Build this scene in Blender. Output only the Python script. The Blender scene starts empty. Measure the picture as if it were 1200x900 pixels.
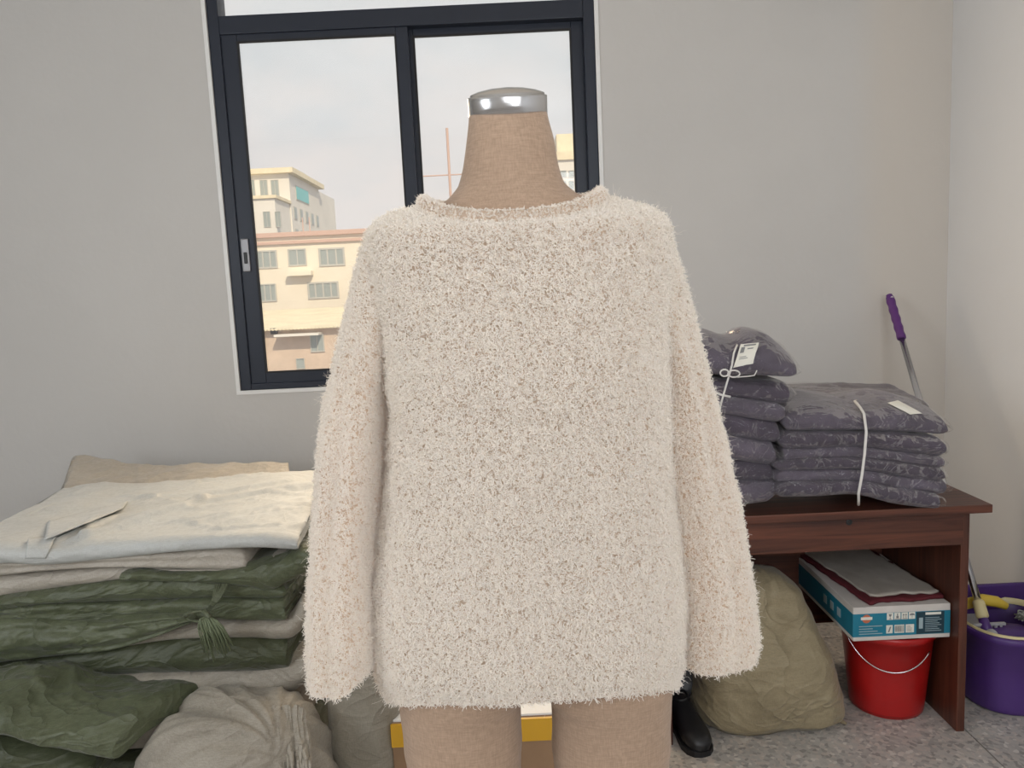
import bpy, bmesh, math, random
import numpy as np
from mathutils import Vector, Matrix, noise
random.seed(7); RNG = np.random.default_rng(7)
S = bpy.context.scene; COL = S.collection
PI = math.pi
# ------------------------------------------------------------------ camera
H = 1.46; F = 900.0; PITCH = math.radians(7.05); ROLL = math.radians(2.74)
fw = Vector((0, math.cos(PITCH), -math.sin(PITCH))); upv = Vector((0, math.sin(PITCH), math.cos(PITCH))); rx = Vector((1, 0, 0))
cr, sr = math.cos(ROLL), math.sin(ROLL)
c_right = rx*cr - upv*sr; c_up = rx*sr + upv*cr
cam = bpy.data.objects.new('camera', bpy.data.cameras.new('camera')); COL.objects.link(cam)
m = Matrix.Identity(4)
for i in range(3): m[i][0] = c_right[i]; m[i][1] = c_up[i]; m[i][2] = -fw[i]
m[2][3] = H
cam.matrix_world = m
cam.data.sensor_width = 36; cam.data.lens = 36*F/1200; cam.data.clip_start = .05; cam.data.clip_end = 600
S.camera = cam
def P(px, py, Y):
    "point of the place seen at pixel (px,py), standing at distance Y"
    d = c_right*(px-600) - c_up*(py-450) + fw*F
    return Vector((d.x/d.y*Y, Y, H + d.z/d.y*Y))
# ------------------------------------------------------------------ world, sun, lights, exposure
S.view_settings.view_transform = 'Standard'; S.view_settings.look = 'None'; S.view_settings.gamma = 1
S.view_settings.exposure = 0.0
W = bpy.data.worlds.new('sky'); S.world = W; W.use_nodes = True
nt = W.node_tree; nt.nodes.clear()
def nd(nt, t, **kw):
    n = nt.nodes.new(t)
    for k, v in kw.items():
        if k in n.inputs: n.inputs[k].default_value = v
        else: setattr(n, k, v)
    return n
o_ = nd(nt, 'ShaderNodeOutputWorld'); bg = nd(nt, 'ShaderNodeBackground'); bg.inputs['Strength'].default_value = 1.0
tc = nd(nt, 'ShaderNodeTexCoord'); mp = nd(nt, 'ShaderNodeMapping'); mp.inputs['Scale'].default_value = (1, 1, 2.2)
nz = nd(nt, 'ShaderNodeTexNoise'); nz.inputs['Scale'].default_value = 3.2; nz.inputs['Detail'].default_value = 7; nz.inputs['Roughness'].default_value = .55
rp = nd(nt, 'ShaderNodeValToRGB'); rp.color_ramp.elements[0].position = .42; rp.color_ramp.elements[1].position = .66
rp.color_ramp.elements[0].color = (.72, .745, .75, 1); rp.color_ramp.elements[1].color = (.84, .84, .83, 1)
sp = nd(nt, 'ShaderNodeSeparateXYZ')
hz = nd(nt, 'ShaderNodeMapRange'); hz.inputs['From Min'].default_value = .10; hz.inputs['From Max'].default_value = .30; hz.inputs['To Min'].default_value = 1; hz.inputs['To Max'].default_value = 0
nz2 = nd(nt, 'ShaderNodeTexNoise'); nz2.inputs['Scale'].default_value = 9; nz2.inputs['Detail'].default_value = 5
ad = nd(nt, 'ShaderNodeMath', operation='MULTIPLY_ADD'); ad.inputs[1].default_value = .35; 
ad2 = nd(nt, 'ShaderNodeMath', operation='ADD'); ad2.inputs[1].default_value = -.175
mx = nd(nt, 'ShaderNodeMix', data_type='RGBA'); mx.inputs[7].default_value = (.86, .81, .775, 1)
L = nt.links.new
L(tc.outputs['Generated'], mp.inputs[0]); L(mp.outputs[0], nz.inputs['Vector']); L(mp.outputs[0], nz2.inputs['Vector'])
L(nz.outputs[0], rp.inputs[0]); L(tc.outputs['Generated'], sp.inputs[0]); L(nz2.outputs[0], ad.inputs[0]); L(sp.outputs[2], ad.inputs[2])
L(ad.outputs[0], ad2.inputs[0]); L(ad2.outputs[0], hz.inputs[0]); L(hz.outputs[0], mx.inputs[0]); L(rp.outputs[0], mx.inputs[6]); L(mx.outputs[2], bg.inputs[0]); L(bg.outputs[0], o_.inputs[0])
def light(name, kind, loc, aim, energy, color, size=1, size_y=None):
    d = bpy.data.lights.new(name, kind); o = bpy.data.objects.new(name, d); COL.objects.link(o)
    d.energy = energy; d.color = color; o.location = loc
    o.rotation_euler = (Vector(aim)-Vector(loc)).to_track_quat('-Z', 'Y').to_euler()
    if kind == 'AREA':
        d.size = size
        if size_y: d.shape = 'RECTANGLE'; d.size_y = size_y
    return o
s_ = light('sun', 'SUN', (0, 0, 30), (-6, 14, 18), 3.0, (1, .86, .62)); s_.data.angle = .02
light('daylight_side_window', 'AREA', (-3.1, -.2, 1.9), (1.85, 1.9, 1.25), 56, (.90, .95, 1), 1.6, 1.4)
light('daylight_rear_window', 'AREA', (.5, -1.35, 1.85), (.05, 1.0, 1.2), 47, (.92, .955, 1), 1.7, 1.5)
light('window_daylight', 'AREA', (-.35, 3.16, 1.75), (.0, .9, 1.2), 30, (1, .79, .55), 1.3, 1.2)
# ------------------------------------------------------------------ helpers
def mat(name, col, rough=.7, metal=0, bump=0, bscale=60, var=0, vscale=8, spec=.5, aniso=None, col2=None, coat=0, sheen=0, subs=0, bdist=.002):
    M = bpy.data.materials.new(name); M.use_nodes = True; t = M.node_tree; b = t.nodes['Principled BSDF']
    b.inputs['Base Color'].default_value = (*col, 1); b.inputs['Roughness'].default_value = rough; b.inputs['Metallic'].default_value = metal
    b.inputs['Specular IOR Level'].default_value = spec; b.inputs['Coat Weight'].default_value = coat; b.inputs['Sheen Weight'].default_value = sheen
    tc = t.nodes.new('ShaderNodeTexCoord'); mp = t.nodes.new('ShaderNodeMapping'); t.links.new(tc.outputs['Object'], mp.inputs[0])
    if aniso: mp.inputs['Scale'].default_value = aniso
    if var or col2:
        n = t.nodes.new('ShaderNodeTexNoise'); n.inputs['Scale'].default_value = vscale; n.inputs['Detail'].default_value = 6; n.inputs['Roughness'].default_value = .6
        t.links.new(mp.outputs[0], n.inputs['Vector'])
        r = t.nodes.new('ShaderNodeValToRGB'); r.color_ramp.elements[0].position = .35; r.color_ramp.elements[1].position = .68
        c2 = col2 or tuple(max(0, c*(1-var)) for c in col); c1 = col if col2 else tuple(min(1, c*(1+var*.6)) for c in col)
        r.color_ramp.elements[0].color = (*c2, 1); r.color_ramp.elements[1].color = (*c1, 1)
        t.links.new(n.outputs[0], r.inputs[0]); t.links.new(r.outputs[0], b.inputs['Base Color'])
    if bump:
        n = t.nodes.new('ShaderNodeTexNoise'); n.inputs['Scale'].default_value = bscale; n.inputs['Detail'].default_value = 5
        t.links.new(mp.outputs[0], n.inputs['Vector']); bp = t.nodes.new('ShaderNodeBump'); bp.inputs['Strength'].default_value = bump; bp.inputs['Distance'].default_value = bdist
        t.links.new(n.outputs[0], bp.inputs['Height']); t.links.new(bp.outputs[0], b.inputs['Normal'])
    return M
def weave(name, col, col2, scale=900, rough=.85, bump=.5, var_scale=5, crump=.012, cs=(2.6, 2.6, 5)):
    "plain woven cloth: two crossed thread directions and uneven dye"
    M = bpy.data.materials.new(name); M.use_nodes = True; t = M.node_tree; b = t.nodes['Principled BSDF']; b.inputs['Roughness'].default_value = rough
    b.inputs['Sheen Weight'].default_value = .15
    tc = t.nodes.new('ShaderNodeTexCoord'); outs = []
    for sc in ((scale*.12, scale*.12, scale), (scale, scale, scale*.12)):
        mp = t.nodes.new('ShaderNodeMapping'); mp.inputs['Scale'].default_value = sc; t.links.new(tc.outputs['Object'], mp.inputs[0])
        n = t.nodes.new('ShaderNodeTexNoise'); n.inputs['Scale'].default_value = 1; n.inputs['Detail'].default_value = 2; t.links.new(mp.outputs[0], n.inputs['Vector']); outs.append(n)
    a = t.nodes.new('ShaderNodeMath'); a.operation = 'ADD'; t.links.new(outs[0].outputs[0], a.inputs[0]); t.links.new(outs[1].outputs[0], a.inputs[1])
    n = t.nodes.new('ShaderNodeTexNoise'); n.inputs['Scale'].default_value = var_scale; n.inputs['Detail'].default_value = 5; t.links.new(tc.outputs['Object'], n.inputs['Vector'])
    a2 = t.nodes.new('ShaderNodeMath'); a2.operation = 'ADD'; t.links.new(a.outputs[0], a2.inputs[0]); t.links.new(n.outputs[0], a2.inputs[1])
    r = t.nodes.new('ShaderNodeMapRange'); r.inputs['From Min'].default_value = 1.15; r.inputs['From Max'].default_value = 1.85; t.links.new(a2.outputs[0], r.inputs[0])
    mx = t.nodes.new('ShaderNodeMix'); mx.data_type = 'RGBA'; mx.inputs[6].default_value = (*col2, 1); mx.inputs[7].default_value = (*col, 1)
    t.links.new(r.outputs[0], mx.inputs[0]); t.links.new(mx.outputs[2], b.inputs['Base Color'])
    bp = t.nodes.new('ShaderNodeBump'); bp.inputs['Strength'].default_value = bump; bp.inputs['Distance'].default_value = .0006
    t.links.new(a.outputs[0], bp.inputs['Height']); t.links.new(bp.outputs[0], b.inputs['Normal'])
    if crump:                                                       # creases pressed into the cloth
        mp = t.nodes.new('ShaderNodeMapping'); mp.inputs['Scale'].default_value = cs; mp.inputs['Rotation'].default_value = (.2, .35, .5); t.links.new(tc.outputs['Object'], mp.inputs[0]); hs = []
        for k, sc in enumerate((1, 2.3)):
            n = t.nodes.new('ShaderNodeTexNoise'); n.inputs['Scale'].default_value = sc; n.inputs['Detail'].default_value = 3; n.inputs['Distortion'].default_value = 1.2; t.links.new(mp.outputs[0], n.inputs['Vector'])
            s1 = t.nodes.new('ShaderNodeMath'); s1.operation = 'SUBTRACT'; s1.inputs[1].default_value = .5; t.links.new(n.outputs[0], s1.inputs[0])
            s2 = t.nodes.new('ShaderNodeMath'); s2.operation = 'ABSOLUTE'; t.links.new(s1.outputs[0], s2.inputs[0]); s3 = t.nodes.new('ShaderNodeMath'); s3.operation = 'POWER'; s3.inputs[1].default_value = .6; t.links.new(s2.outputs[0], s3.inputs[0]); hs.append(s3)
        s4 = t.nodes.new('ShaderNodeMath'); s4.operation = 'MULTIPLY_ADD'; s4.inputs[1].default_value = .45; t.links.new(hs[1].outputs[0], s4.inputs[0]); t.links.new(hs[0].outputs[0], s4.inputs[2])
        b2 = t.nodes.new('ShaderNodeBump'); b2.invert = True; b2.inputs['Strength'].default_value = 1; b2.inputs['Distance'].default_value = crump; t.links.new(s4.outputs[0], b2.inputs['Height']); t.links.new(b2.outputs[0], bp.inputs['Normal'])
    return M
def pane_mat(name, gloss_rough=.02, tint=(1, 1, 1), extra=0.0, k=1.0, bdist=.004, bump=0, bscale=40, milk=0):
    M = bpy.data.materials.new(name); M.use_nodes = True; t = M.node_tree; t.nodes.clear(); N = t.nodes.new
    o = N('ShaderNodeOutputMaterial'); tr = N('ShaderNodeBsdfTransparent'); tr.inputs[0].default_value = (*tint, 1); g = N('ShaderNodeBsdfGlossy'); g.inputs['Roughness'].default_value = gloss_rough
    fr = N('ShaderNodeFresnel'); fr.inputs[0].default_value = 1.45; ad = N('ShaderNodeMath'); ad.operation = 'MULTIPLY_ADD'; ad.inputs[1].default_value = k; ad.inputs[2].default_value = extra; ad.use_clamp = True
    mx = N('ShaderNodeMixShader'); t.links.new(fr.outputs[0], ad.inputs[0]); t.links.new(ad.outputs[0], mx.inputs[0]); t.links.new(tr.outputs[0], mx.inputs[1]); t.links.new(g.outputs[0], mx.inputs[2])
    out = mx
    if milk:
        df = N('ShaderNodeBsdfDiffuse'); df.inputs[0].default_value = (.8, .8, .85, 1); m2 = N('ShaderNodeMixShader'); m2.inputs[0].default_value = milk
        t.links.new(mx.outputs[0], m2.inputs[1]); t.links.new(df.outputs[0], m2.inputs[2]); out = m2
    if bump:
        tc = N('ShaderNodeTexCoord'); n = N('ShaderNodeTexNoise'); n.inputs['Scale'].default_value = bscale; n.inputs['Detail'].default_value = 3; n.inputs['Distortion'].default_value = 1.5
        bp = N('ShaderNodeBump'); bp.inputs['Strength'].default_value = bump; bp.inputs['Distance'].default_value = bdist
        t.links.new(tc.outputs['Object'], n.inputs['Vector']); t.links.new(n.outputs[0], bp.inputs['Height']); t.links.new(bp.outputs[0], g.inputs['Normal']); t.links.new(bp.outputs[0], fr.inputs['Normal'])
    t.links.new(out.outputs[0], o.inputs[0]); return M
def link(name, me, m, parent=None, smooth=False):
    o = bpy.data.objects.new(name, me); COL.objects.link(o)
    if m is not None and len(me.materials) == 0: me.materials.append(m)
    if smooth: me.polygons.foreach_set('use_smooth', [True]*len(me.polygons))
    if parent: o.parent = parent
    return o
def mesh(name, v, f, m, parent=None, smooth=False):
    me = bpy.data.meshes.new(name); me.from_pydata([tuple(a) for a in v], [], f); me.update(); return link(name, me, m, parent, smooth)
def tag(o, label=None, cat=None, group=None, kind=None):
    for k, x in (('label', label), ('category', cat), ('group', group), ('kind', kind)):
        if x: o[k] = x
    return o
def empty(name, label, cat, loc=(0, 0, 0), group=None):
    "an Empty at the base of the thing; parts are given in world coordinates and re-based by part()"
    o = bpy.data.objects.new(name, None); COL.objects.link(o); o.location = loc; o.empty_display_size = .05
    return tag(o, label, cat, group)
def part(o, parent):
    o.parent = parent
    r = parent; off = Vector(parent.location)
    while r.parent: r = r.parent; off += r.location
    o.location = Vector(o.location) - off
    return o
class MB:
    def __init__(s): s.bm = bmesh.new()
    def box(s, x0, x1, y0, y1, z0, z1, bev=0, rot=None):
        r = bmesh.ops.create_cube(s.bm, size=1, matrix=Matrix.Translation(((x0+x1)/2, (y0+y1)/2, (z0+z1)/2)) @ (rot or Matrix.Identity(4)) @ Matrix.Diagonal((x1-x0, y1-y0, z1-z0, 1)))
        if bev:
            es = {e for v in r['verts'] for e in v.link_edges}; bmesh.ops.bevel(s.bm, geom=list(es), offset=bev, segments=2, affect='EDGES', profile=.6)
        return s
    def lathe(s, prof, c=(0, 0), n=40, sx=1, sy=1, power=2):
        rings = []
        for r, z in prof:
            ring = []
            for i in range(n):
                a = 2*PI*i/n; ca, sa = math.cos(a), math.sin(a)
                ring.append(s.bm.verts.new((c[0]+r*sx*math.copysign(abs(ca)**(2/power), ca), c[1]+r*sy*math.copysign(abs(sa)**(2/power), sa), z)))
            rings.append(ring)
        for a, b in zip(rings, rings[1:]):
            for i in range(n): s.bm.faces.new((a[i], a[(i+1) % n], b[(i+1) % n], b[i]))
        return s
    def tube(s, pts, r, n=8, cap=True):
        pts = [Vector(p) for p in pts]; rings = []; ref = None
        for i, p in enumerate(pts):
            t = (pts[min(i+1, len(pts)-1)]-pts[max(i-1, 0)]).normalized()
            if ref is None: ref = t.orthogonal().normalized()
            ref = (ref - t*ref.dot(t)).normalized(); b = t.cross(ref); rr = r[i] if isinstance(r, (list, tuple)) else r
            rings.append([s.bm.verts.new(p+(ref*math.cos(2*PI*k/n)+b*math.sin(2*PI*k/n))*rr) for k in range(n)])
        for a, b in zip(rings, rings[1:]):
            for i in range(n): s.bm.faces.new((a[i], a[(i+1) % n], b[(i+1) % n], b[i]))
        if cap: s.bm.faces.new(rings[0][::-1]); s.bm.faces.new(rings[-1])
        return s
    def prism(s, poly, z0, z1):
        a = [s.bm.verts.new((x, y, z0)) for x, y in poly]; b = [s.bm.verts.new((x, y, z1)) for x, y in poly]
        s.bm.faces.new(a[::-1]); s.bm.faces.new(b)
        for i in range(len(a)): s.bm.faces.new((a[i], a[(i+1) % len(a)], b[(i+1) % len(a)], b[i]))
        return s
    def build(s, name, m, parent=None, smooth=False, sub=0):
        bmesh.ops.recalc_face_normals(s.bm, faces=s.bm.faces); me = bpy.data.meshes.new(name); s.bm.to_mesh(me); s.bm.free(); o = link(name, me, m, None, smooth)
        if sub: md = o.modifiers.new('s', 'SUBSURF'); md.levels = md.render_levels = sub
        if parent: part(o, parent)
        return o
def box(name, x0, x1, y0, y1, z0, z1, m, parent=None, bev=0): return MB().box(x0, x1, y0, y1, z0, z1, bev).build(name, m, parent)
def interp(tbl, x): return [float(np.interp(x, [t[0] for t in tbl], [t[k] for t in tbl])) for k in range(1, len(tbl[0]))]
def smooth_interp(tbl, x):
    "Catmull-Rom through a table"
    xs = [t[0] for t in tbl]; i = max(0, min(len(xs)-2, int(np.searchsorted(xs, x)-1))); u = (x-xs[i])/(xs[i+1]-xs[i]); u = max(0, min(1, u)); out = []
    for k in range(1, len(tbl[0])):
        p = [tbl[max(0, i-1)][k], tbl[i][k], tbl[i+1][k], tbl[min(len(tbl)-1, i+2)][k]]
        out.append(.5*((2*p[1])+(-p[0]+p[2])*u+(2*p[0]-5*p[1]+4*p[2]-p[3])*u*u+(-p[0]+3*p[1]-3*p[2]+p[3])*u**3))
    return out
def ridged(p, oct=3):
    v = 0; a = 1; q = Vector(p)
    for _ in range(oct): v += a*(1-2*abs(noise.noise(q))); a *= .5; q = q*2.05
    return v/1.75
# ------------------------------------------------------------------ materials
M_wall = mat('painted_plaster', (.62, .605, .585), .75, bump=.25, bscale=35, var=.03, vscale=1.4, bdist=.004)
M_wallr = mat('painted_plaster_lit', (.76, .77, .785), .7, bump=.2, bscale=30, var=.02, vscale=1.5, bdist=.004)  # same plaster, paler and cooler: daylight on the right wall put into its colour
t = M_wall.node_tree; b = t.nodes['Principled BSDF']; src = b.inputs['Base Color'].links[0].from_socket   # wall colour turns warmer beige towards the right corner
ge = t.nodes.new('ShaderNodeNewGeometry'); sx = t.nodes.new('ShaderNodeSeparateXYZ'); mr = t.nodes.new('ShaderNodeMapRange'); mr.interpolation_type = 'SMOOTHSTEP'; mr.inputs['From Min'].default_value = 1.42; mr.inputs['From Max'].default_value = 1.60; mr.inputs['To Max'].default_value = .6
mxx = t.nodes.new('ShaderNodeMix'); mxx.data_type = 'RGBA'; mxx.inputs[7].default_value = (.66, .60, .53, 1)
t.links.new(ge.outputs['Position'], sx.inputs[0]); t.links.new(sx.outputs[0], mr.inputs[0]); t.links.new(mr.outputs[0], mxx.inputs[0]); t.links.new(src, mxx.inputs[6]); t.links.new(mxx.outputs[2], b.inputs['Base Color'])
M_white = mat('white_trim', (.85, .85, .84), .55)
M_ceil = mat('ceiling_paint', (.82, .82, .8), .9)
M_frame = mat('dark_aluminium', (.022, .028, .044), .4, spec=.35)
M_rubber = mat('black_gasket', (.01, .01, .012), .6)
M_glass = pane_mat('window_glass', .01, milk=.05)  # milk: dusty film, also put in as haze over the view
M_latch = mat('latch_grey', (.35, .35, .37), .4, metal=.3)
def terrazzo():
    M = bpy.data.materials.new('terrazzo'); M.use_nodes = True; t = M.node_tree; b = t.nodes['Principled BSDF']; b.inputs['Roughness'].default_value = .38
    g = t.nodes.new('ShaderNodeNewGeometry'); v = t.nodes.new('ShaderNodeTexVoronoi'); v.inputs['Scale'].default_value = 85; t.links.new(g.outputs['Position'], v.inputs['Vector'])
    w = t.nodes.new('ShaderNodeTexNoise'); w.inputs['Scale'].default_value = 6; w.inputs['Detail'].default_value = 5; t.links.new(g.outputs['Position'], w.inputs['Vector'])
    sx = t.nodes.new('ShaderNodeSeparateColor'); t.links.new(v.outputs['Color'], sx.inputs[0])
    r = t.nodes.new('ShaderNodeValToRGB'); e = r.color_ramp.elements; e[0].position = 0; e[0].color = (.36, .34, .32, 1); e[1].position = 1; e[1].color = (.82, .78, .72, 1)
    for p, c in ((.25, (.54, .51, .48)), (.6, (.62, .59, .55)), (.85, (.68, .60, .54))): x = r.color_ramp.elements.new(p); x.color = (*c, 1)
    t.links.new(sx.outputs[0], r.inputs[0])
    mx = t.nodes.new('ShaderNodeMix'); mx.data_type = 'RGBA'; mx.blend_type = 'MULTIPLY'; mx.inputs[0].default_value = .5
    t.links.new(r.outputs[0], mx.inputs[6]); t.links.new(w.outputs[0], mx.inputs[7]); t.links.new(mx.outputs[2], b.inputs['Base Color']); return M
M_terr = terrazzo()
M_grout = mat('grout', (.10, .095, .09), .9)
def wood(name, c1, c2, axis):
    M = bpy.data.materials.new(name); M.use_nodes = True; t = M.node_tree; b = t.nodes['Principled BSDF']; b.inputs['Roughness'].default_value = .42
    tc = t.nodes.new('ShaderNodeTexCoord'); mp = t.nodes.new('ShaderNodeMapping'); sc = [38, 38, 38]; sc[axis] = 1.6; mp.inputs['Scale'].default_value = sc
    n = t.nodes.new('ShaderNodeTexNoise'); n.inputs['Scale'].default_value = 1; n.inputs['Detail'].default_value = 7; n.inputs['Distortion'].default_value = .9; n.inputs['Roughness'].default_value = .62
    r = t.nodes.new('ShaderNodeValToRGB'); r.color_ramp.elements[0].position = .34; r.color_ramp.elements[1].position = .66; r.color_ramp.elements[0].color = (*c1, 1); r.color_ramp.elements[1].color = (*c2, 1)
    t.links.new(tc.outputs['Object'], mp.inputs[0]); t.links.new(mp.outputs[0], n.inputs['Vector']); t.links.new(n.outputs[0], r.inputs[0]); t.links.new(r.outputs[0], b.inputs['Base Color']); return M
M_woodx = wood('walnut_laminate_along', (.045, .013, .008), (.135, .042, .022), 0)
M_woodz = wood('walnut_laminate_upright', (.040, .012, .008), (.12, .037, .020), 2)
M_cream = weave('cream_sack_cloth', (.47, .43, .37), (.34, .305, .255), 700, .5, .5, 4)
M_silver = weave('pale_coated_cloth', (.55, .565, .55), (.44, .445, .425), 700, .58, .35, 4, .009, (2, 2, 3))
M_drab = weave('drab_sack_cloth', (.40, .36, .30), (.26, .235, .19), 650, .6, .6, 6)
M_grey = weave('grey_sack_cloth', (.33, .30, .245), (.235, .215, .17), 650, .55, .5, 5)
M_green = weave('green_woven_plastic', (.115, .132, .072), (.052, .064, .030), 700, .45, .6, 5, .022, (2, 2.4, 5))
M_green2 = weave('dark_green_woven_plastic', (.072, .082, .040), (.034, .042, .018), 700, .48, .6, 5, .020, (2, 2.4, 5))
M_sack = weave('khaki_sack_cloth', (.35, .29, .18), (.24, .195, .115), 650, .6, .5, 5, .028, (2.2, 2.2, 3.2))
M_linen = weave('linen_form_cover', (.46, .32, .225), (.32, .22, .15), 620, .85, .9, 3, 0)
M_chrome = mat('brushed_steel_cap', (.55, .55, .56), .24, metal=1, bump=.15, bscale=8, aniso=(1, 1, 60))
M_steel = mat('steel_tube', (.62, .62, .64), .18, metal=1)
M_knit = mat('lavender_grey_knit', (.105, .088, .118), .85, bump=.8, bscale=260, var=.28, vscale=14, sheen=.25)
M_knit2 = mat('dark_lavender_knit', (.070, .056, .080), .85, bump=.8, bscale=260, var=.28, vscale=14, sheen=.25)
M_poly = pane_mat('clear_poly_bag', .04, (1, 1, 1), .0, .28, .02, bump=1.0, bscale=12, milk=.004)
M_paper = mat('label_paper', (.80, .78, .70), .6)
M_ink = mat('grey_print', (.22, .22, .22), .6)
M_string = mat('white_twine', (.75, .73, .70), .7)
M_red = mat('red_plastic', (.42, .010, .010), .32, var=.1, vscale=6)
M_purple = mat('purple_plastic', (.080, .032, .185), .4, var=.12, vscale=5, bump=.1, bscale=50)
M_yellow = mat('yellow_plastic', (.70, .50, .06), .4)
M_yelpale = mat('pale_yellow_plastic', (.72, .62, .34), .45)
M_greyp = mat('grey_plastic', (.42, .42, .44), .5)
M_teal = mat('teal_carton', (.012, .20, .30), .5, var=.1, vscale=9)
M_navy = mat('dark_teal_print', (.012, .045, .065), .5)
M_cardw = mat('white_carton', (.66, .62, .58), .65, var=.1, vscale=9)
M_card = mat('brown_cardboard', (.30, .185, .105), .8, var=.12, vscale=7)
M_tape = mat('yellow_tape', (.62, .34, .02), .25)
M_black = mat('black_leather', (.012, .012, .014), .42, bump=.2, bscale=90)
M_board = mat('stained_white_board', (.50, .47, .42), .7, col2=(.40, .36, .31), vscale=9)
M_maroon = mat('maroon_cloth', (.10, .008, .014), .85)
# ------------------------------------------------------------------ room
XL, XR, YB, YF, ZC = -3.2, 1.85, -1.45, 3.25, 3.05
wl, wb = P(282, 458, YF).x, P(282, 458, YF).z
wr = P(699, 100, YF).x; wt = wb + 1.86
fl = box('floor', XL-.2, XR+.2, YB-.2, YF+.25, -.1, -.006, M_grout); tag(fl, kind='structure')
tmesh = None; TS = 1.0
for i in range(-6, 2):
    for j in range(-7, 3):
        x0 = 1.39+i*TS; y0 = 1.95+j*TS
        cx0, cx1, cy0, cy1 = max(x0, XL), min(x0+TS, XR), max(y0, YB), min(y0+TS, YF)
        if cx1-cx0 < .02 or cy1-cy0 < .02: continue
        if cx1-cx0 > TS-.001 and cy1-cy0 > TS-.001:
            if tmesh is None:
                t = MB().box(.002, TS-.002, .002, TS-.002, -.02, 0, .0012).build('floor_tile', M_terr); tmesh = t.data; t.location = (x0, y0, 0); t.parent = fl
            else:
                t = bpy.data.objects.new('floor_tile', tmesh); COL.objects.link(t); t.location = (x0, y0, 0); t.parent = fl
        else:
            t = MB().box(.002, cx1-cx0-.002, .002, cy1-cy0-.002, -.02, 0, .0012).build('floor_tile', M_terr); t.location = (cx0, cy0, 0); t.parent = fl
b = MB(); d = .22
b.box(XL-.2, wl, YF, YF+d, 0, ZC); b.box(wr, XR+.2, YF, YF+d, 0, ZC); b.box(wl, wr, YF, YF+d, 0, wb); b.box(wl, wr, YF, YF+d, wt, ZC)
tag(b.build('wall_back', M_wall), kind='structure')
tag(box('wall_right', XR, XR+.2, YB-.2, YF, 0, ZC, M_wallr), kind='structure')
tag(box('wall_left', XL-.2, XL, YB-.2, YF, 0, ZC, M_wall), kind='structure')
tag(box('wall_front', XL, XR, YB-.2, YB, 0, ZC, M_wall), kind='structure')
tag(box('ceiling', XL-.2, XR+.2, YB-.2, YF+.25, ZC, ZC+.1, M_ceil), kind='structure')
# window: white plaster lip, outer frame, transom, two sliding sashes
lip = MB(); q = .016
lip.box(wl-q, wl, YF-.006, YF+.001, wb-q, wt+q); lip.box(wr, wr+q, YF-.006, YF+.001, wb-q, wt+q); lip.box(wl, wr, YF-.006, YF+.001, wb-q, wb); lip.box(wl, wr, YF-.006, YF+.001, wt, wt+q)
tag(lip.build('trim_1', M_white), kind='structure')
zt0 = P(470, 30, YF).z; zt1 = P(470, 8, YF).z
b = MB(); fwid = .045; y0, y1 = YF+.004, YF+.10
b.box(wl, wl+fwid, y0, y1, wb, wt, .004); b.box(wr-fwid, wr, y0, y1, wb, wt, .004); b.box(wl+fwid, wr-fwid, y0, y1, wb, wb+.026, .003)
b.box(wl+fwid, wr-fwid, y0, y1, wt-fwid, wt, .003); b.box(wl+fwid, wr-fwid, y0, y1, zt0, zt1, .004)
win = tag(b.build('window_1', M_frame), kind='structure')
def sash(x0, x1, z0, z1, ya, yb, st):
    s = MB(); s.box(x0, x0+st[0], ya, yb, z0, z1, .004); s.box(x1-st[1], x1, ya, yb, z0, z1, .004); s.box(x0+st[0], x1-st[1], ya, yb, z0, z0+st[2], .003); s.box(x0+st[0], x1-st[1], ya, yb, z1-st[3], z1, .003)
    o = s.build('window_sash', M_frame); o.parent = win
    g = box('glass_pane', x0+st[0]-.004, x1-st[1]+.004, (ya+yb)/2-.002, (ya+yb)/2+.002, z0+st[2]-.004, z1-st[3]+.004, M_glass); g.parent = o
    k = MB(); e = .006
    k.box(x0+st[0]-.001, x0+st[0]+e, ya-.001, ya+.012, z0+st[2], z1-st[3]); k.box(x1-st[1]-e, x1-st[1]+.001, ya-.001, ya+.012, z0+st[2], z1-st[3]); k.box(x0+st[0]+e, x1-st[1]-e, ya-.001, ya+.012, z0+st[2]-.001, z0+st[2]+e); k.box(x0+st[0]+e, x1-st[1]-e, ya-.001, ya+.012, z1-st[3]-e, z1-st[3]+.001)
    r = k.build('gasket', M_rubber); r.parent = o
    return o
gl0 = P(276, 47, YF).x; gl1 = P(463, 41, YF).x; gr0 = P(482, 37, YF).x; gr1 = P(670, 30, YF).x; gz0 = P(300, 438, YF).z; gz1 = P(300, 46, YF).z
sL = sash(wl+fwid-.01, gl1+.05, wb+.024, zt0+.004, YF+.014, YF+.044, (gl0-(wl+fwid-.01), .05, gz0-(wb+.024), zt0+.004-gz1))
sR = sash(gr0-.045, wr-fwid+.01, wb+.024, zt0+.004, YF+.050, YF+.080, (.045, wr-fwid+.01-gr1, gz0-(wb+.024), zt0+.004-gz1))
g = box('glass_pane', wl+fwid-.003, wr-fwid+.003, YF+.045, YF+.049, zt1-.003, wt-fwid+.003, M_glass); g.parent = win
c = P(287, 299, YF); lt = MB().box(c.x-.016, c.x+.016, YF+.004, YF+.016, c.z-.068, c.z+.068, .0055).build('latch', M_latch); lt.parent = sL; lt['label'] = 'grey oval finger latch'
lt2 = MB().box(c.x-.006, c.x+.008, YF-.001, YF+.006, c.z-.035, c.z+.012, .003).build('latch_lever', M_black)
lt2.parent = lt
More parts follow.
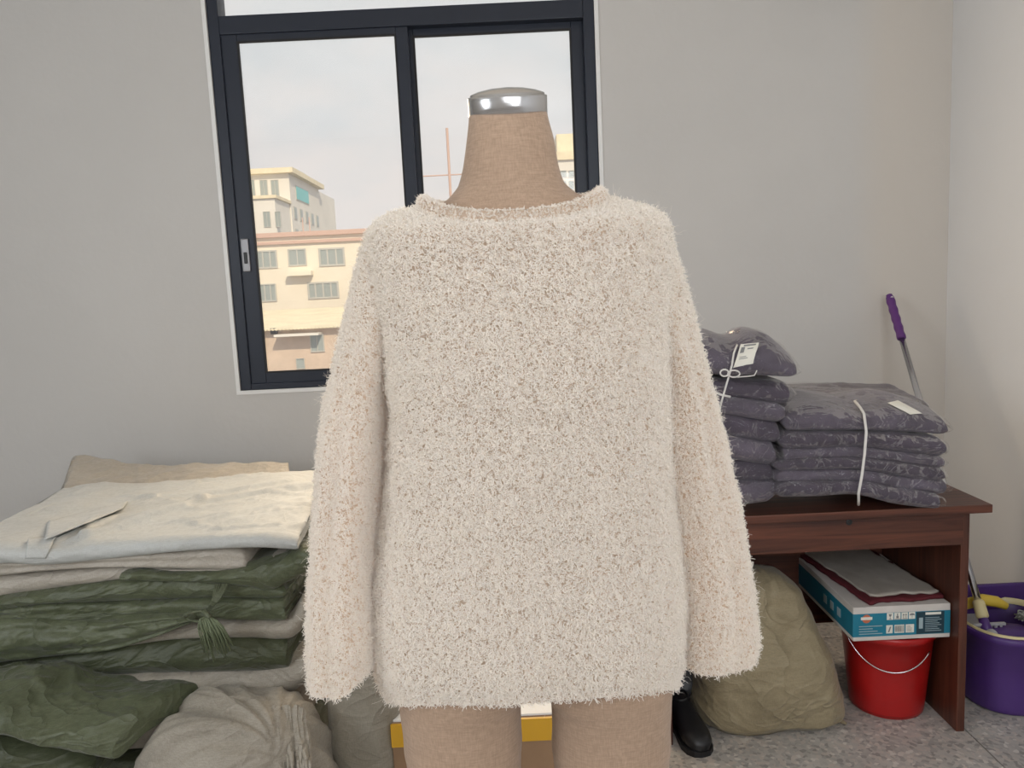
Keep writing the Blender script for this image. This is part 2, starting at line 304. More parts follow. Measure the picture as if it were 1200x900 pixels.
# ------------------------------------------------------------------ outside
M_bld = mat('cream_render', (.82, .75, .64), .85, var=.05, vscale=.3)  # outside materials are paled: distant haze put into their colours
M_bld2 = mat('pale_render', (.76, .73, .69), .85, var=.06, vscale=.2)
M_bred = mat('terracotta_band', (.60, .42, .36), .85)
M_bwin = mat('building_glass', (.34, .38, .38), .3)
M_bfr = mat('building_window_frame', (.52, .51, .48), .5)
M_tealg = mat('teal_glass', (.16, .55, .57), .4)
M_corr = mat('yellowed_sheet_roof', (.80, .71, .53), .7, var=.1, vscale=.8)
M_shed = mat('pinkish_shed_wall', (.64, .51, .42), .9, var=.15, vscale=.6)
M_grd = mat('street_ground', (.30, .29, .27), .95, var=.1, vscale=.1)
GZ = -16
tag(box('ground', -260, 260, 8, 320, GZ-1, GZ, M_grd), kind='structure')
def bwin(parent, x0, x1, y, z0, z1, nm=2, glass=None):
    f = MB(); t = min(.16, (x1-x0)*.07); f.box(x0, x1, y-.10, y+.15, z0, z0+t); f.box(x0, x1, y-.10, y+.15, z1-t, z1); f.box(x0, x0+t, y-.10, y+.15, z0+t, z1-t); f.box(x1-t, x1, y-.10, y+.15, z0+t, z1-t)
    for k in range(1, nm): xx = x0+(x1-x0)*k/nm; f.box(xx-t*.4, xx+t*.4, y-.09, y+.15, z0+t, z1-t)
    o = f.build('window', M_bfr, parent); g = MB().box(x0+t, x1-t, y-.04, y+.05, z0+t, z1-t).build('pane', glass or M_bwin); part(g, o)
    return o
def wpx(parent, a, b_, c, d_, Y, nm=2, glass=None):
    p, q = P(a, c, Y), P(b_, d_, Y); return bwin(parent, p.x, q.x, Y, q.z, p.z, nm, glass)
YA = 70; p, q = P(262, 276, YA), P(560, 262, YA); za = P(400, 270, YA).z
A = empty('office_building', 'cream flat-roofed building with terracotta parapet line, seen through left sash', 'building', ((p.x+q.x)/2, YA+6, GZ))
box('wall', p.x, q.x, YA, YA+12, GZ, za, M_bld, A)
box('parapet_band', p.x-.1, q.x+.1, YA-.35, YA+12.1, za-.35, za+.05, M_bred, A)
zb = P(400, 281, YA).z; box('lower_band', p.x-.1, q.x+.1, YA-.25, YA, zb-.15, zb+.1, M_bred, A)
for a in ((266, 290, 294, 314, 3), (299, 326, 294, 314, 3), (337, 360, 292, 311, 2), (373, 405, 291, 311, 3), (420, 450, 289, 309, 3), (303, 325, 333, 353, 3), (360, 398, 331, 349, 4), (265, 290, 335, 355, 3), (420, 455, 328, 347, 3), (303, 325, 372, 392, 3), (360, 398, 370, 388, 4)):
    wpx(A, *a[:4], YA, a[4])
p2 = P(338, 312, YA); box('ledge', p2.x, p2.x+2.2, YA-.9, YA, p2.z-.9, p2.z-.5, M_bld, A)
for x in (352, 360): c = P(x, 270, YA); MB().tube([(c.x, YA+1, za-.2), (c.x, YA+1, za+1.4)], .05, 6).build('vent_pipe', M_bred, A)
YS = 52; p, q = P(296, 386, YS), P(470, 378, YS); zs = P(340, 386, YS).z; zr = P(340, 362, YS).z
Sh = empty('workshop_shed', 'low pinkish workshop with yellowed sheet roof below cream building', 'building', ((p.x+q.x)/2, YS+4, GZ))
box('wall', p.x-4, q.x, YS, YS+9, GZ, zs, M_shed, Sh)
r = MB(); n = 60; xs0, xs1 = p.x-4.4, q.x+.4
vv = []
for i in range(n*2+1):
    x = xs0+(xs1-xs0)*i/(n*2); dz = .06*(i % 2)
    vv.append([r.bm.verts.new((x, YS-.6, zs+.05+dz)), r.bm.verts.new((x, YS+12, P(340, 363, YS+12).z+dz))])
for a_, b_ in zip(vv, vv[1:]): r.bm.faces.new((a_[0], b_[0], b_[1], a_[1]))
ro = r.build('sheet_roof', M_corr, Sh); ro.modifiers.new('t', 'SOLIDIFY').thickness = .08
for a in ((363, 381, 392, 412, 2), (347, 358, 420, 432, 1), (400, 420, 390, 410, 2)): wpx(Sh, *a[:4], YS, a[4])
p, q = P(326, 388, YS), P(362, 388, YS); MB().box(p.x, q.x+.9, YS-1.1, YS, q.z-.25, q.z-.1).build('awning', M_bld2, Sh)
p = P(321, 388, YS); box('wall_lamp', p.x-.15, p.x+.25, YS-.3, YS, p.z-.2, p.z+.2, M_black, Sh)
YBb = 110; x1 = P(338, 203, YBb).x; zt = P(337, 203, YBb).z; x0 = x1-16
B = empty('apartment_tower', 'tall pale tower with yellow eaves and teal pane beyond cream building', 'building', (x1-8, YBb+9, GZ))
box('wall', x0, x1, YBb, YBb+17, GZ, zt, M_bld2, B)
box('roof_eaves', x0-.8, x1+.8, YBb-.8, YBb+17.8, zt, zt+.7, M_corr, B)
box('roof_house', x1-3, x1-.5, YBb+6, YBb+12, zt+.7, zt+1.6, M_bld2, B)
zl = P(320, 240, YBb).z
box('lower_block', x0+2, x1-.2, YBb-7, YBb-.01, GZ, zl, M_bld2, B); box('lower_eaves', x0+2, x1+.1, YBb-7.3, YBb-.02, zl, zl+.4, M_corr, B)
for a in ((292, 300), (304, 315), (317, 328)): wpx(B, a[0], a[1], 211, 233, YBb, 2)
for a in ((291, 299), (308, 318), (322, 330)): wpx(B, a[0], a[1], 248, 266, YBb-7, 2)
def side_win(parent, X, ya, yb, z0, z1, m):
    f = MB().box(X-.05, X+.08, ya, yb, z0, z1).build('window', M_bfr, parent); g = MB().box(X+.05, X+.12, ya+.15, yb-.15, z0+.15, z1-.15).build('pane', m); part(g, f)
side_win(B, x1, YBb+3, YBb+10, zt-3.3, zt-1.2, M_tealg)
for k in range(5):
    for j in range(3): side_win(B, x1, YBb+1+k*3.2, YBb+2.6+k*3.2, zt-6.2-j*3.1, zt-4.4-j*3.1, M_bwin)
zc_ = P(378, 230, 135).z; box('rear_block', x1-5, P(384, 230, 135).x, YBb+17, YBb+30, GZ, zc_, M_bld2, B)
YC = 90; p, q = P(650, 182, YC), P(700, 182, YC); zc_ = P(660, 178, YC).z
Cb = empty('balcony_block', 'sunlit building with ochre band visible right of the mannequin neck', 'building', (p.x+4, YC+5, GZ))
box('wall', p.x, p.x+14, YC, YC+10, GZ, zc_, M_bld2, Cb); box('penthouse', p.x+.5, p.x+13, YC+3, YC+9, zc_, P(660, 157, YC+3).z, M_corr, Cb); box('ochre_band', p.x-.1, p.x+14.1, YC-.3, YC, zc_-.9, zc_, M_corr, Cb)
for a in ((656, 664, 200, 208), (666, 673, 200, 208), (656, 664, 212, 222), (666, 673, 212, 222)): wpx(Cb, *a, YC, 1)
p = P(528, 228, 60); q = P(526, 150, 60); An = empty('roof_mast', 'thin pinkish mast with crossbar against clouds, left of neck', 'mast', (p.x, 60, GZ))
MB().tube([(p.x, 60, GZ), (p.x, 60, q.z)], .10, 8).build('pole', M_bred, An)
a_, b_ = P(488, 207, 60), P(546, 204, 60); MB().tube([(a_.x, 60, a_.z), (b_.x, 60, b_.z)], .05, 6).build('crossbar', M_bred, An)
# ------------------------------------------------------------------ folded cloth / bag generator
def slab(outline, yf, yb, seed=0, nx=90, wr=.006, fs=7, rise=None, skew=(0, 0), plies=1, ply_d=.006, ends=.05, creases=(), infl=0, taper=.35, sag=0, st=(2.2, 6, 9), oct=3, ntop=26, nfront=14, rnd=0):
    """closed soft slab. outline: rows (px, y_top, y_bottom) of its front edge at distance yf; goes back to yb"""
    px0, px1 = outline[0][0], outline[-1][0]; creases = list(creases); rg = random.Random(seed*17+3)
    xA, xB = P(px0, outline[0][1], yf).x, P(px1, outline[-1][1], yf).x
    for _ in range(rnd):
        ax_ = rg.uniform(xA, xB); ay_ = rg.uniform(yf, yb); an = rg.uniform(0, 2*PI); ll = rg.uniform(.08, .30); creases.append((ax_, ay_, ax_+ll*math.cos(an), ay_+ll*math.sin(an)*.6, rg.uniform(.003, .009), rg.uniform(.008, .022)))
    rows = []; off = Vector((seed*3.7, seed*1.3, seed*7.1))
    for i in range(nx+1):
        u = i/nx; px = px0+(px1-px0)*u; yt, ybm = smooth_interp(outline, px)
        T, B_ = P(px, yt, yf), P(px, ybm, yf); x = (T.x+B_.x)/2; zt, zb = T.z+infl, B_.z-infl
        if i == 0: xa = x
        e = min(u, 1-u)/ends; k = 1 if e >= 1 else math.sqrt(max(0, 1-(1-e)**2)); k = taper+(1-taper)*k
        zc, hz_ = (zt+zb)/2, max(.002, (zt-zb)/2*k); row = []
        r = min(hz_, (yb-yf)/3)
        for j in range(nfront):                                    # rounded front from bottom to top
            a = -PI/2 + PI*j/(nfront-1); s = j/(nfront-1)
            g = ply_d*abs(math.sin(PI*plies*s)) if plies > 1 else 0
            row.append((yf+r-r*math.cos(a)*1.0-g+(ply_d if plies > 1 else 0), zc+hz_*math.sin(a), 0, s))
        for j in range(1, ntop):
            t = j/ntop; row.append((yf+r+(yb-yf-2*r)*t, zc+hz_, t, 1))
        for j in range(6):
            a = PI/2 - PI*j/5; row.append((yb-r+r*math.cos(a), zc+hz_*math.sin(a), 1, 1))
        for j in range(1, 8):
            t = 1-j/8; row.append((yf+r+(yb-yf-2*r)*t, zc-hz_, t, -1))
        out = []
        for (y, z, t, s) in row:
            tt = (y-yf)/(yb-yf); xx = x + tt*(skew[0]*(1-u)+skew[1]*u) + (0 if e >= 1 else 0)
            ez = rise(u, tt) if rise else 0
            dd = wr*ridged((xx*fs/st[0]+off.x, y*fs/st[0]*1.5+z*st[1]+off.y, z*st[2]+off.z), oct) + wr*.8*noise.noise(Vector((xx*3, y*3, z*8))+off)
            cz = 0
            if s == 1 and t > 0:
                for (ax, ay, bx, by, hh, ww) in creases:
                    vx, vy = bx-ax, by-ay; l2 = vx*vx+vy*vy; tp = max(0, min(1, ((xx-ax)*vx+(y-ay)*vy)/l2)); dx, dy = xx-ax-vx*tp, y-ay-vy*tp; dist = math.hypot(dx, dy)
                    side = (vx*(y-ay)-vy*(xx-ax)); cz += hh*math.exp(-(dist/(ww if side > 0 else ww*.25))**2)
            yy = y - (dd if s < 1 and s > -1 else 0)*1.0
            out.append(Vector((xx+ (noise.noise(Vector((y*5, z*7, seed)))*.02*(1 if i in (0, nx) else 0)), yy, z+ez+cz+(dd*.8 if s == 1 else dd*.3) - sag*0)))
        rows.append(out)
    n = len(rows[0]); v = [p for r_ in rows for p in r_]; f = []
    for i in range(nx):
        for j in range(n): f.append((i*n+j, i*n+(j+1) % n, (i+1)*n+(j+1) % n, (i+1)*n+j))
    for i, s in ((0, 1), (nx, -1)):
        c = sum(rows[i], Vector())/n; v.append(c + Vector((-.004*s, 0, 0))); ci = len(v)-1
        for j in range(n): a_, b_ = i*n+j, i*n+(j+1) % n; f.append((ci, b_, a_) if s == 1 else (ci, a_, b_))
    return v, f
def slab_obj(name, m, label, cat, group, outline, yf, yb, **kw):
    v, f = slab(outline, yf, yb, **kw); c = sum(v, Vector())/len(v); zmin = min(p.z for p in v); c.z = zmin
    o = mesh(name, [p-c for p in v], f, m, smooth=True); o.location = c
    return tag(o, label, cat, group)
G = 'folded sacks and sheets in the pile on the left'
# supporting bundles under the pile (below the frame)
# pile, top to bottom
def top_rise(u, t): return .030*max(0, (u-.55)/.45)**1.6*min(1, t*1.6) - .018*t - .012*(1-u)*(1-t)
slab_obj('folded_sack', M_cream, 'crumpled cream sack lying at back of pile against the wall', 'sack', G, [(64, 592, 604), (120, 590, 604), (200, 588, 602), (345, 584, 600)], 2.6, 2.99, seed=11, wr=.020, fs=13, rise=lambda u, t: .045*t+.045*max(0, .30-u)/.30*t, skew=(-.12, -.12), nx=130, ntop=40, ends=.02, taper=.6, rnd=14)
tp = slab_obj('folded_sack', M_silver, 'large pale silvery sheet folded on top of pile', 'sack', G, [(-70, 646, 668), (0, 637, 659), (50, 640, 661), (150, 634, 652), (230, 630, 645), (300, 628, 643), (352, 632, 646)], 1.97, 2.72, seed=3, wr=.011, fs=8, rnd=26, rise=top_rise, skew=(-.10, -.11), nx=180, ntop=60, oct=4, ends=.02, taper=.5,
    creases=[(-1.17, 2.03, -.98, 2.33, .018, .05), (-.98, 2.33, -.66, 2.45, .010, .05), (-1.25, 2.02, -1.2, 2.2, .012, .03), (-.9, 2.1, -.66, 2.3, .006, .03), (-1.2, 2.45, -.8, 2.5, .008, .06)])
slab_obj('folded_sack', M_cream, 'double-folded cream sheet directly under the silvery sheet', 'sack', G, [(-70, 663, 680), (0, 659, 677), (40, 659, 672), (100, 655, 668), (150, 651, 668), (230, 646, 671), (270, 643, 673), (287, 646, 672)], 1.985, 2.7, seed=5, wr=.007, plies=2, ply_d=.012, skew=(0, -.02), ends=.02, taper=.7)
slab_obj('folded_sack', M_cream, 'cream sheet slanting down to the left above the green layers', 'sack', G, [(-70, 683, 716), (0, 676, 703), (60, 672, 693), (89, 668, 688), (151, 665, 680), (215, 668, 678), (290, 664, 675), (338, 650, 668)], 2.0, 2.75, seed=6, wr=.007, skew=(0, 0))
slab_obj('folded_sack', M_green, 'green sheet with a corner flap hanging at right end of pile', 'sack', G, [(140, 673, 681), (200, 674, 683), (260, 674, 686), (290, 667, 691), (311, 662, 698), (335, 656, 686), (371, 640, 668)], 1.975, 2.7, seed=8, wr=.012, skew=(0, -.04), ends=.06, taper=.15, st=(1.2, 9, 9), nx=120)
slab_obj('folded_sack', M_green, 'topmost full-width green sheet in the pile', 'sack', G, [(-70, 712, 728), (0, 703, 717), (44, 697, 710), (90, 688, 709), (170, 679, 707), (250, 679, 704), (335, 686, 704)], 1.99, 2.7, seed=9, wr=.011, fs=10, nx=120)
slab_obj('folded_sack', M_green, 'second green sheet, behind the knotted tassel', 'sack', G, [(-70, 726, 738), (0, 716, 728), (60, 709, 731), (130, 708, 735), (200, 706, 729), (280, 704, 731), (338, 703, 733)], 1.985, 2.7, seed=10, wr=.012, fs=10, plies=2, ply_d=.008, nx=120)
slab_obj('folded_sack', M_green, 'rumpled green sheet drooping towards the lower left', 'sack', G, [(-70, 735, 795), (0, 728, 785), (60, 731, 776), (120, 733, 769), (170, 727, 754), (226, 722, 733)], 1.955, 2.6, seed=12, wr=.017, fs=9, plies=3, ply_d=.013, nx=140, ends=.12, taper=.1, nfront=26)
slab_obj('folded_sack', M_drab, 'thin cream sheet showing between green layers at right', 'sack', G, [(130, 752, 760), (190, 738, 753), (240, 730, 751), (290, 729, 751), (338, 726, 752), (357, 700, 740)], 1.995, 2.65, seed=13, wr=.011, skew=(0, -.02))
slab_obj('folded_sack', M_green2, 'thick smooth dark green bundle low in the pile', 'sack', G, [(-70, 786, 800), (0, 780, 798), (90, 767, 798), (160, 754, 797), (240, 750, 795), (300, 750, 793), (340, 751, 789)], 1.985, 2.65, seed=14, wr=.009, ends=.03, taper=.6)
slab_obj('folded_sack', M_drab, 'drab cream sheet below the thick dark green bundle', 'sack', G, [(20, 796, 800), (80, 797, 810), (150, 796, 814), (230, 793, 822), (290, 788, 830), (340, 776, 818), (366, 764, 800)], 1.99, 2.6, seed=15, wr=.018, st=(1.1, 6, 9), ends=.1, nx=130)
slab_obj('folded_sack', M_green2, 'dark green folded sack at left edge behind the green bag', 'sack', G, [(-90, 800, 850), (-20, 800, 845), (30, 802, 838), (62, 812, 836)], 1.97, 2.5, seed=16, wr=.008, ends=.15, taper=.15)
b0 = P(-90, 850, 2.0); b1 = P(350, 830, 2.0); zt_ = P(150, 812, 2.0).z
def floor_bundle(m, label, x0, x1, y0, y1, z0, z1, seed):
    o = MB().box(x0, x1, y0, y1, z0, z1, .05); bmesh.ops.subdivide_edges(o.bm, edges=o.bm.edges[:], cuts=5, use_grid_fill=True)
    c = Vector(((x0+x1)/2, (y0+y1)/2, z0))
    for v in o.bm.verts:
        dd = .012*ridged((v.co.x*3+seed, v.co.y*3, v.co.z*9), 3); n_ = (v.co-Vector((c.x, c.y, (z0+z1)/2))).normalized(); v.co += Vector((n_.x, n_.y, 0))*dd; v.co -= c
    q = o.build('folded_sack', m, smooth=True); q.location = c; return tag(q, label, 'sack', G)
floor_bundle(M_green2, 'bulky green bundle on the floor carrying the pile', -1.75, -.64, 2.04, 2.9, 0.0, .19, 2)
floor_bundle(M_drab, 'bulky cream bundle between floor bundle and the pile', -1.75, -.66, 2.06, 2.88, .19, zt_-.035, 5)
# green bag lying in front, bottom left
slab_obj('green_sack', M_green, 'puffy green sack at the front of pile, lower left corner', 'sack', G, [(-110, 842, 880), (-30, 836, 872), (0, 838, 868), (30, 852, 876), (70, 862, 886), (110, 866, 893), (132, 870, 900)], 1.74, 2.03, seed=21, wr=.018, rnd=10, fs=9, skew=(0, .145), ends=.05, taper=.5, nx=120, ntop=34, rise=lambda u, t: .028*math.sin(PI*min(1, t*1.1))-.02*t*(1-u), st=(1.1, 3, 5))
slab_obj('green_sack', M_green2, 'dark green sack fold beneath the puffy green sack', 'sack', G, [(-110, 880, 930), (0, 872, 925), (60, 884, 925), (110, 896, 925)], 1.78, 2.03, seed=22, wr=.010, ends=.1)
# ruffled bundle (dome with radiating pleats)
def pleated_bundle(name, m, label, cx, cy, rx_, ry_, hgt, seed, ax, group=G, pleat=.016):
    v = []; f = []; nu, nv = 150, 60
    for j in range(nv+1):
        t = j/nv; ph = t*PI*.5
        for i in range(nu):
            a = 2*PI*i/nu; rr = math.cos(ph)**.55; zz = math.sin(ph)**.9
            x, y = rx_*rr*math.cos(a), ry_*rr*math.sin(a)
            ang = math.atan2(y-ax[1], x-ax[0]); ds = math.hypot(x-ax[0], y-ax[1])
            pl = pleat*min(1, .35+ds*3)*(ridged((ang*3.2+seed, ds*1.6, zz*.7+seed), 3))
            k = 1+pl/.25
            v.append(Vector((x*k, y*k, hgt*zz*(1+pl*.9/.3*.5)+.0)))
    for j in range(nv):
        for i in range(nu): f.append((j*nu+i, j*nu+(i+1) % nu, (j+1)*nu+(i+1) % nu, (j+1)*nu+i))
    f.append([j for j in range(nu)][::-1])
    o = mesh(name, v, f, m, smooth=True); o.location = (cx, cy, 0); return tag(o, label, 'sack', group)
zc_ = P(270, 824, 1.88).z; pc = P(268, 880, 1.84)
pleated_bundle('gathered_sack', M_drab, 'gathered drab cream sack with radiating pleats at pile foot', pc.x, 1.87, .255, .19, zc_, 3.1, (.15, -.1), pleat=.05)
# frayed strips at its right end
fr = MB()
for k in range(26):
    q0 = P(322+k*1.4+random.uniform(-3, 3), 826+random.uniform(0, 8), 1.86); x, y, z = q0; pts = []
    for j in range(6): pts.append((x+random.uniform(-.004, .004)+j*.007, y-j*.022, z-j*random.uniform(.02, .03)))
    fr.tube(pts, [.007, .008, .007, .006, .005, .003], 5)
part(fr.build('frayed_strips', M_drab), bpy.data.objects['gathered_sack'])
# grey sack standing right of the pile
def soft_block(name, m, label, cat, levels, yc, seed, group=None, wr=.012, nx=120, n_e=3.0, bot=0.0, fold=(6, 1.4)):
    """upright soft bag: levels rows (z, xl, xr, half_depth) bottom to top"""
    nl = 70; z0, z1 = levels[0][0], levels[-1][0]; v = []; f = []
    for j in range(nl+1):
        z = z0+(z1-z0)*j/nl; xl, xr, hd = smooth_interp(levels, z); cx, hw = (xl+xr)/2, (xr-xl)/2
        for i in range(nx):
            a = 2*PI*i/nx; ca, sa = math.cos(a), math.sin(a); x = cx+hw*math.copysign(abs(ca)**(2/n_e), ca); y = yc+hd*math.copysign(abs(sa)**(2/n_e), sa)
            dd = wr*ridged((x*fold[0]+seed, y*fold[0]+z*2.5, z*fold[1]*3+x*2), 3)
            v.append(Vector((x+ca*dd*.6, y+sa*dd, z)))
    for j in range(nl):
        for i in range(nx): f.append((j*nx+i, j*nx+(i+1) % nx, (j+1)*nx+(i+1) % nx, (j+1)*nx+i))
    f.append(list(range(nx))[::-1]); f.append([nl*nx+i for i in range(nx)])
    c = Vector(((levels[0][1]+levels[0][2])/2, yc, z0)); o = mesh(name, [p-c for p in v], f, m, smooth=True); o.location = c; return tag(o, label, cat, group)
a_, b_ = P(376, 850, 1.9), P(463, 850, 1.9)
soft_block('grey_sack', M_grey, 'smooth grey-olive sack between pile and the yellow-taped carton', 'sack', [(0, a_.x-.01, b_.x+.005, .10), (.2, a_.x-.005, b_.x, .11), (.42, a_.x, b_.x+.004, .10), (.50, a_.x+.01, b_.x, .08), (.53, a_.x+.03, b_.x-.01, .05)], 2.03, 4.4, wr=.014, fold=(5, .6))
# tassel
ts = empty('tied_tassel', 'knotted green tassel hanging on the front of the green layers', 'tassel', P(245, 770, 1.93))
k = P(243, 721, 1.935); tb = MB()
for q in range(7):
    pts = [P(254+q*2.2+random.uniform(-1, 1), 684, 1.965), P(250+q*1.5, 700, 1.945), k+Vector((random.uniform(-.006, .006), 0, .003))]; tb.tube(pts, .0028, 5)
tb.build('upper_strands', M_green, ts, True)
tb = MB(); lo = [k+Vector((.028*math.cos(a)-.03, -.004+.006*math.sin(a*2), .013*math.sin(a))) for a in [i*2*PI/16 for i in range(17)]]; tb.tube(lo, .0042, 6)
tb.tube([k+Vector((-.008, 0, .012)), k+Vector((.008, -.008, .0)), k+Vector((-.006, 0, -.014))], .008, 8); tb.build('knot', M_green, ts, True)
tb = MB()
M_tas = mat('green_raffia', (.16, .19, .11), .6)
for q in range(60):
    a = random.uniform(-1, 1); e = P(254+a*16+random.uniform(-3, 6), 745+random.uniform(0, 34)*(1-.3*abs(a)), 1.925+random.uniform(-.01, .012)); md = k.lerp(e, .5)+Vector((a*.014, -.012, .012))
    tb.tube([k, k.lerp(md, .5)+Vector((a*.006, -.006, .004)), md, e], [.0022, .002, .0017, .0012], 4)
fo = tb.build('fringe', M_tas, ts, True); fo['kind'] = 'stuff'
# ------------------------------------------------------------------ carton behind the mannequin
cz = P(630, 842, 1.93).z
cx0, cx1 = P(458, 850, 1.93).x, P(765, 850, 1.93).x
cb = empty('taped_carton', 'cardboard carton with yellow tape along its upper edge behind mannequin legs', 'box', ((cx0+cx1)/2, 2.1, 0))
box('carton_body', cx0, cx1, 1.93, 2.28, 0, cz, M_card, cb, .004)
box('tape_strip', cx0-.001, cx1+.001, 1.927, 1.935, cz-.062, cz+.0015, M_tape, cb)
box('white_lid', cx0+.004, cx1-.004, 1.945, 2.275, cz+.0005, cz+.006, M_white, cb)
# ------------------------------------------------------------------ desk
DX0, DX1, DY0, DY1 = .42, 1.405, 2.255, 2.83
dk = empty('desk', 'dark walnut desk with one wide drawer against the wall', 'desk', ((DX0+DX1)/2, (DY0+DY1)/2, 0))
box('desktop', DX0-.02, DX1+.02, DY0-.02, DY1, .724, .75, M_woodx, dk, .003)
box('side_panel', DX1-.05, DX1-.024, DY0+.02, DY1-.01, 0, .724, M_woodz, dk, .002)
box('side_panel', DX0+.01, DX0+.036, DY0+.02, DY1-.01, 0, .724, M_woodz, dk, .002)
box('back_panel', DX0+.036, DX1-.05, DY1-.06, DY1-.045, .15, .724, M_woodx, dk)
dr = box('drawer', DX0+.040, DX1-.054, DY0+.024, DY0+.44, .630, .712, M_woodx, dk)
df = box('drawer_front', DX0+.038, DX1-.052, DY0+.006, DY0+.024, .620, .7215, M_woodx); part(df, dr)
kp = P(996, 604, DY0); kh = MB(); kh.lathe([(.0095, .0), (.0095, .002), (.006, .003), (.001, .003)], n=20)
for v in kh.bm.verts: v.co = Vector((v.co.x, -v.co.z, v.co.y)) + Vector((kp.x, DY0+.006, .708))
ko = kh.build('lock', M_black); part(ko, dr)
# ------------------------------------------------------------------ bagged garments
def bag(outline, yf, yb, seed, label, group, m, rise=None, skew=(0, 0), tagpx=None):
    v, f = slab(outline, yf, yb, seed=seed, nx=60, wr=.007, fs=14, ends=.05, taper=.5, infl=.001, rise=rise, skew=skew, st=(1.6, 5, 9), ntop=18, nfront=12)
    c = sum(v, Vector())/len(v); zmin = min(p.z for p in v)
    t = empty('bagged_garment', label, 'packed clothing', (c.x, c.y, zmin), group)
    o = mesh('folded_garment', v, f, m, smooth=True); part(o, t)
    ol = [list(r) for r in outline]; w = ol[-1][0]-ol[0][0]; ol[0][0] -= w*.02; ol[-1][0] += w*.03
    v, f = slab(ol, yf-.006, yb+.006, seed=seed+50, nx=110, wr=.0075, fs=22, ends=.07, taper=.12, rise=rise, skew=skew, st=(1.3, 9, 12), infl=.0005, oct=4, ntop=26, nfront=18)
    o = mesh('plastic_wrap', v, f, M_poly, smooth=True); part(o, t)
    return t
gR = 'bagged garments in the wide tied stack'
RS = [([(912, 568, 584), (960, 566, 583), (1005, 566, 581), (1050, 572, 592), (1104, 581, 598)], 2.19, 'lowest garment bag of the wide stack, its corner over desk edge'),
      ([(910, 552, 568), (960, 550, 567), (1008, 551, 566), (1060, 558, 576), (1110, 563, 581)], 2.21, 'second garment bag from the bottom of the wide stack'),
      ([(912, 540, 553), (960, 538, 551), (1008, 538, 551), (1060, 543, 560), (1106, 550, 565)], 2.205, 'third garment bag from the bottom of the wide stack'),
      ([(915, 527, 541), (960, 525, 539), (1008, 524, 538), (1060, 530, 544), (1104, 535, 551)], 2.215, 'garment bag just below the two top bags of the wide stack'),
      ([(917, 507, 528), (960, 508, 526), (1008, 508, 525), (1060, 510, 531), (1108, 515, 537)], 2.21, 'second garment bag from the top of the wide stack'),
      ([(921, 486, 509), (960, 482, 509), (1000, 487, 508), (1011, 490, 507), (1025, 486, 509), (1060, 483, 511), (1111, 494, 512)], 2.22, 'plump topmost garment bag of the wide stack')]
for k, (ol, yf, lab) in enumerate(RS):
    t = bag(ol, yf, 2.60, 31+k, lab, gR, M_knit if k % 2 else M_knit2, rise=(lambda u, t: .028*math.sin(PI*min(1, t*1.2))+.02*t) if k == 5 else None)
rt = bag([(938, 471, 482), (1000, 470, 482), (1088, 472, 486)], 2.47, 2.72, 39, 'flat garment bag lying behind on top of the wide stack', gR, M_knit2, rise=lambda u, t: .03*t)
gL = 'bagged garments in the tall narrow stack'
LS = [([(790, 545, 580), (830, 560, 590), (865, 566, 594), (900, 566, 590), (912, 566, 580)], 2.215, 'lowest garment bag of the tall stack, drooping over desk edge'),
      ([(780, 520, 547), (855, 538, 564), (880, 541, 566), (906, 545, 566)], 2.235, 'second garment bag from the bottom of the tall stack'),
      ([(775, 495, 522), (850, 510, 538), (909, 520, 547)], 2.22, 'third garment bag from the bottom of the tall stack'),
      ([(770, 472, 497), (850, 485, 511), (914, 494, 521)], 2.225, 'middle garment bag of the tall narrow stack'),
      ([(770, 455, 475), (850, 464, 486), (918, 474, 496)], 2.215, 'third garment bag from the top of the tall stack'),
      ([(770, 438, 458), (850, 445, 466), (926, 449, 475)], 2.225, 'garment bag right under the labelled top bag'),
      ([(765, 412, 440), (830, 405, 447), (845, 408, 448), (862, 412, 449), (880, 404, 450), (905, 408, 450), (931, 425, 447)], 2.205, 'puffy topmost garment bag with white paper label')]
for k, (ol, yf, lab) in enumerate(LS):
    tl = bag(ol, yf, 2.50, 61+k, lab, gL, M_knit if k % 2 == 0 else M_knit2, rise=(lambda u, t: .04*math.sin(PI*min(1, t*1.3))) if k == 6 else None)
from mathutils.bvhtree import BVHTree
def lay_on(thing, px, py, lift=.003):
    "where the line of sight through a pixel meets a thing's own surface"
    o = [c for c in thing.children if c.name.startswith('plastic')] or [thing]; o = o[0]; loc = Vector(o.location)+(Vector(thing.location) if o is not thing else Vector())
    bv = BVHTree.FromPolygons([v.co+loc for v in o.data.vertices], [list(p.vertices) for p in o.data.polygons]); e = Vector((0, 0, H)); dr_ = (P(px, py, 2)-e).normalized()
    h = bv.ray_cast(e, dr_); return (h[0]+h[1]*lift*(1 if h[1].dot(dr_) < 0 else -1)) if h[0] else P(px, py, 2.3)
# paper label on top left bag
def quad_label(parent, pts, name='paper_label', m=M_paper, thick=.0012):
    o = mesh(name, pts, [(0, 1, 2, 3)], m); o.modifiers.new('t', 'SOLIDIFY').thickness = thick; part(o, parent); return o
def label_sheet(thing, corners, n=6):
    vs = []; fs = []
    for j in range(n+1):
        for i in range(n+1):
            a = [corners[0][k]+(corners[1][k]-corners[0][k])*i/n for k in (0, 1)]; b_ = [corners[3][k]+(corners[2][k]-corners[3][k])*i/n for k in (0, 1)]
            vs.append(lay_on(thing, a[0]+(b_[0]-a[0])*j/n, a[1]+(b_[1]-a[1])*j/n))
    for j in range(n):
        for i in range(n): q = j*(n+1)+i; fs.append((q, q+1, q+n+2, q+n+1))
    o = mesh('paper_label', vs, fs, M_paper); o.modifiers.new('t', 'SOLIDIFY').thickness = .001; part(o, thing); return o, vs
lb, LV = label_sheet(tl, [(859, 431), (882, 426), (889, 402), (868, 404)])
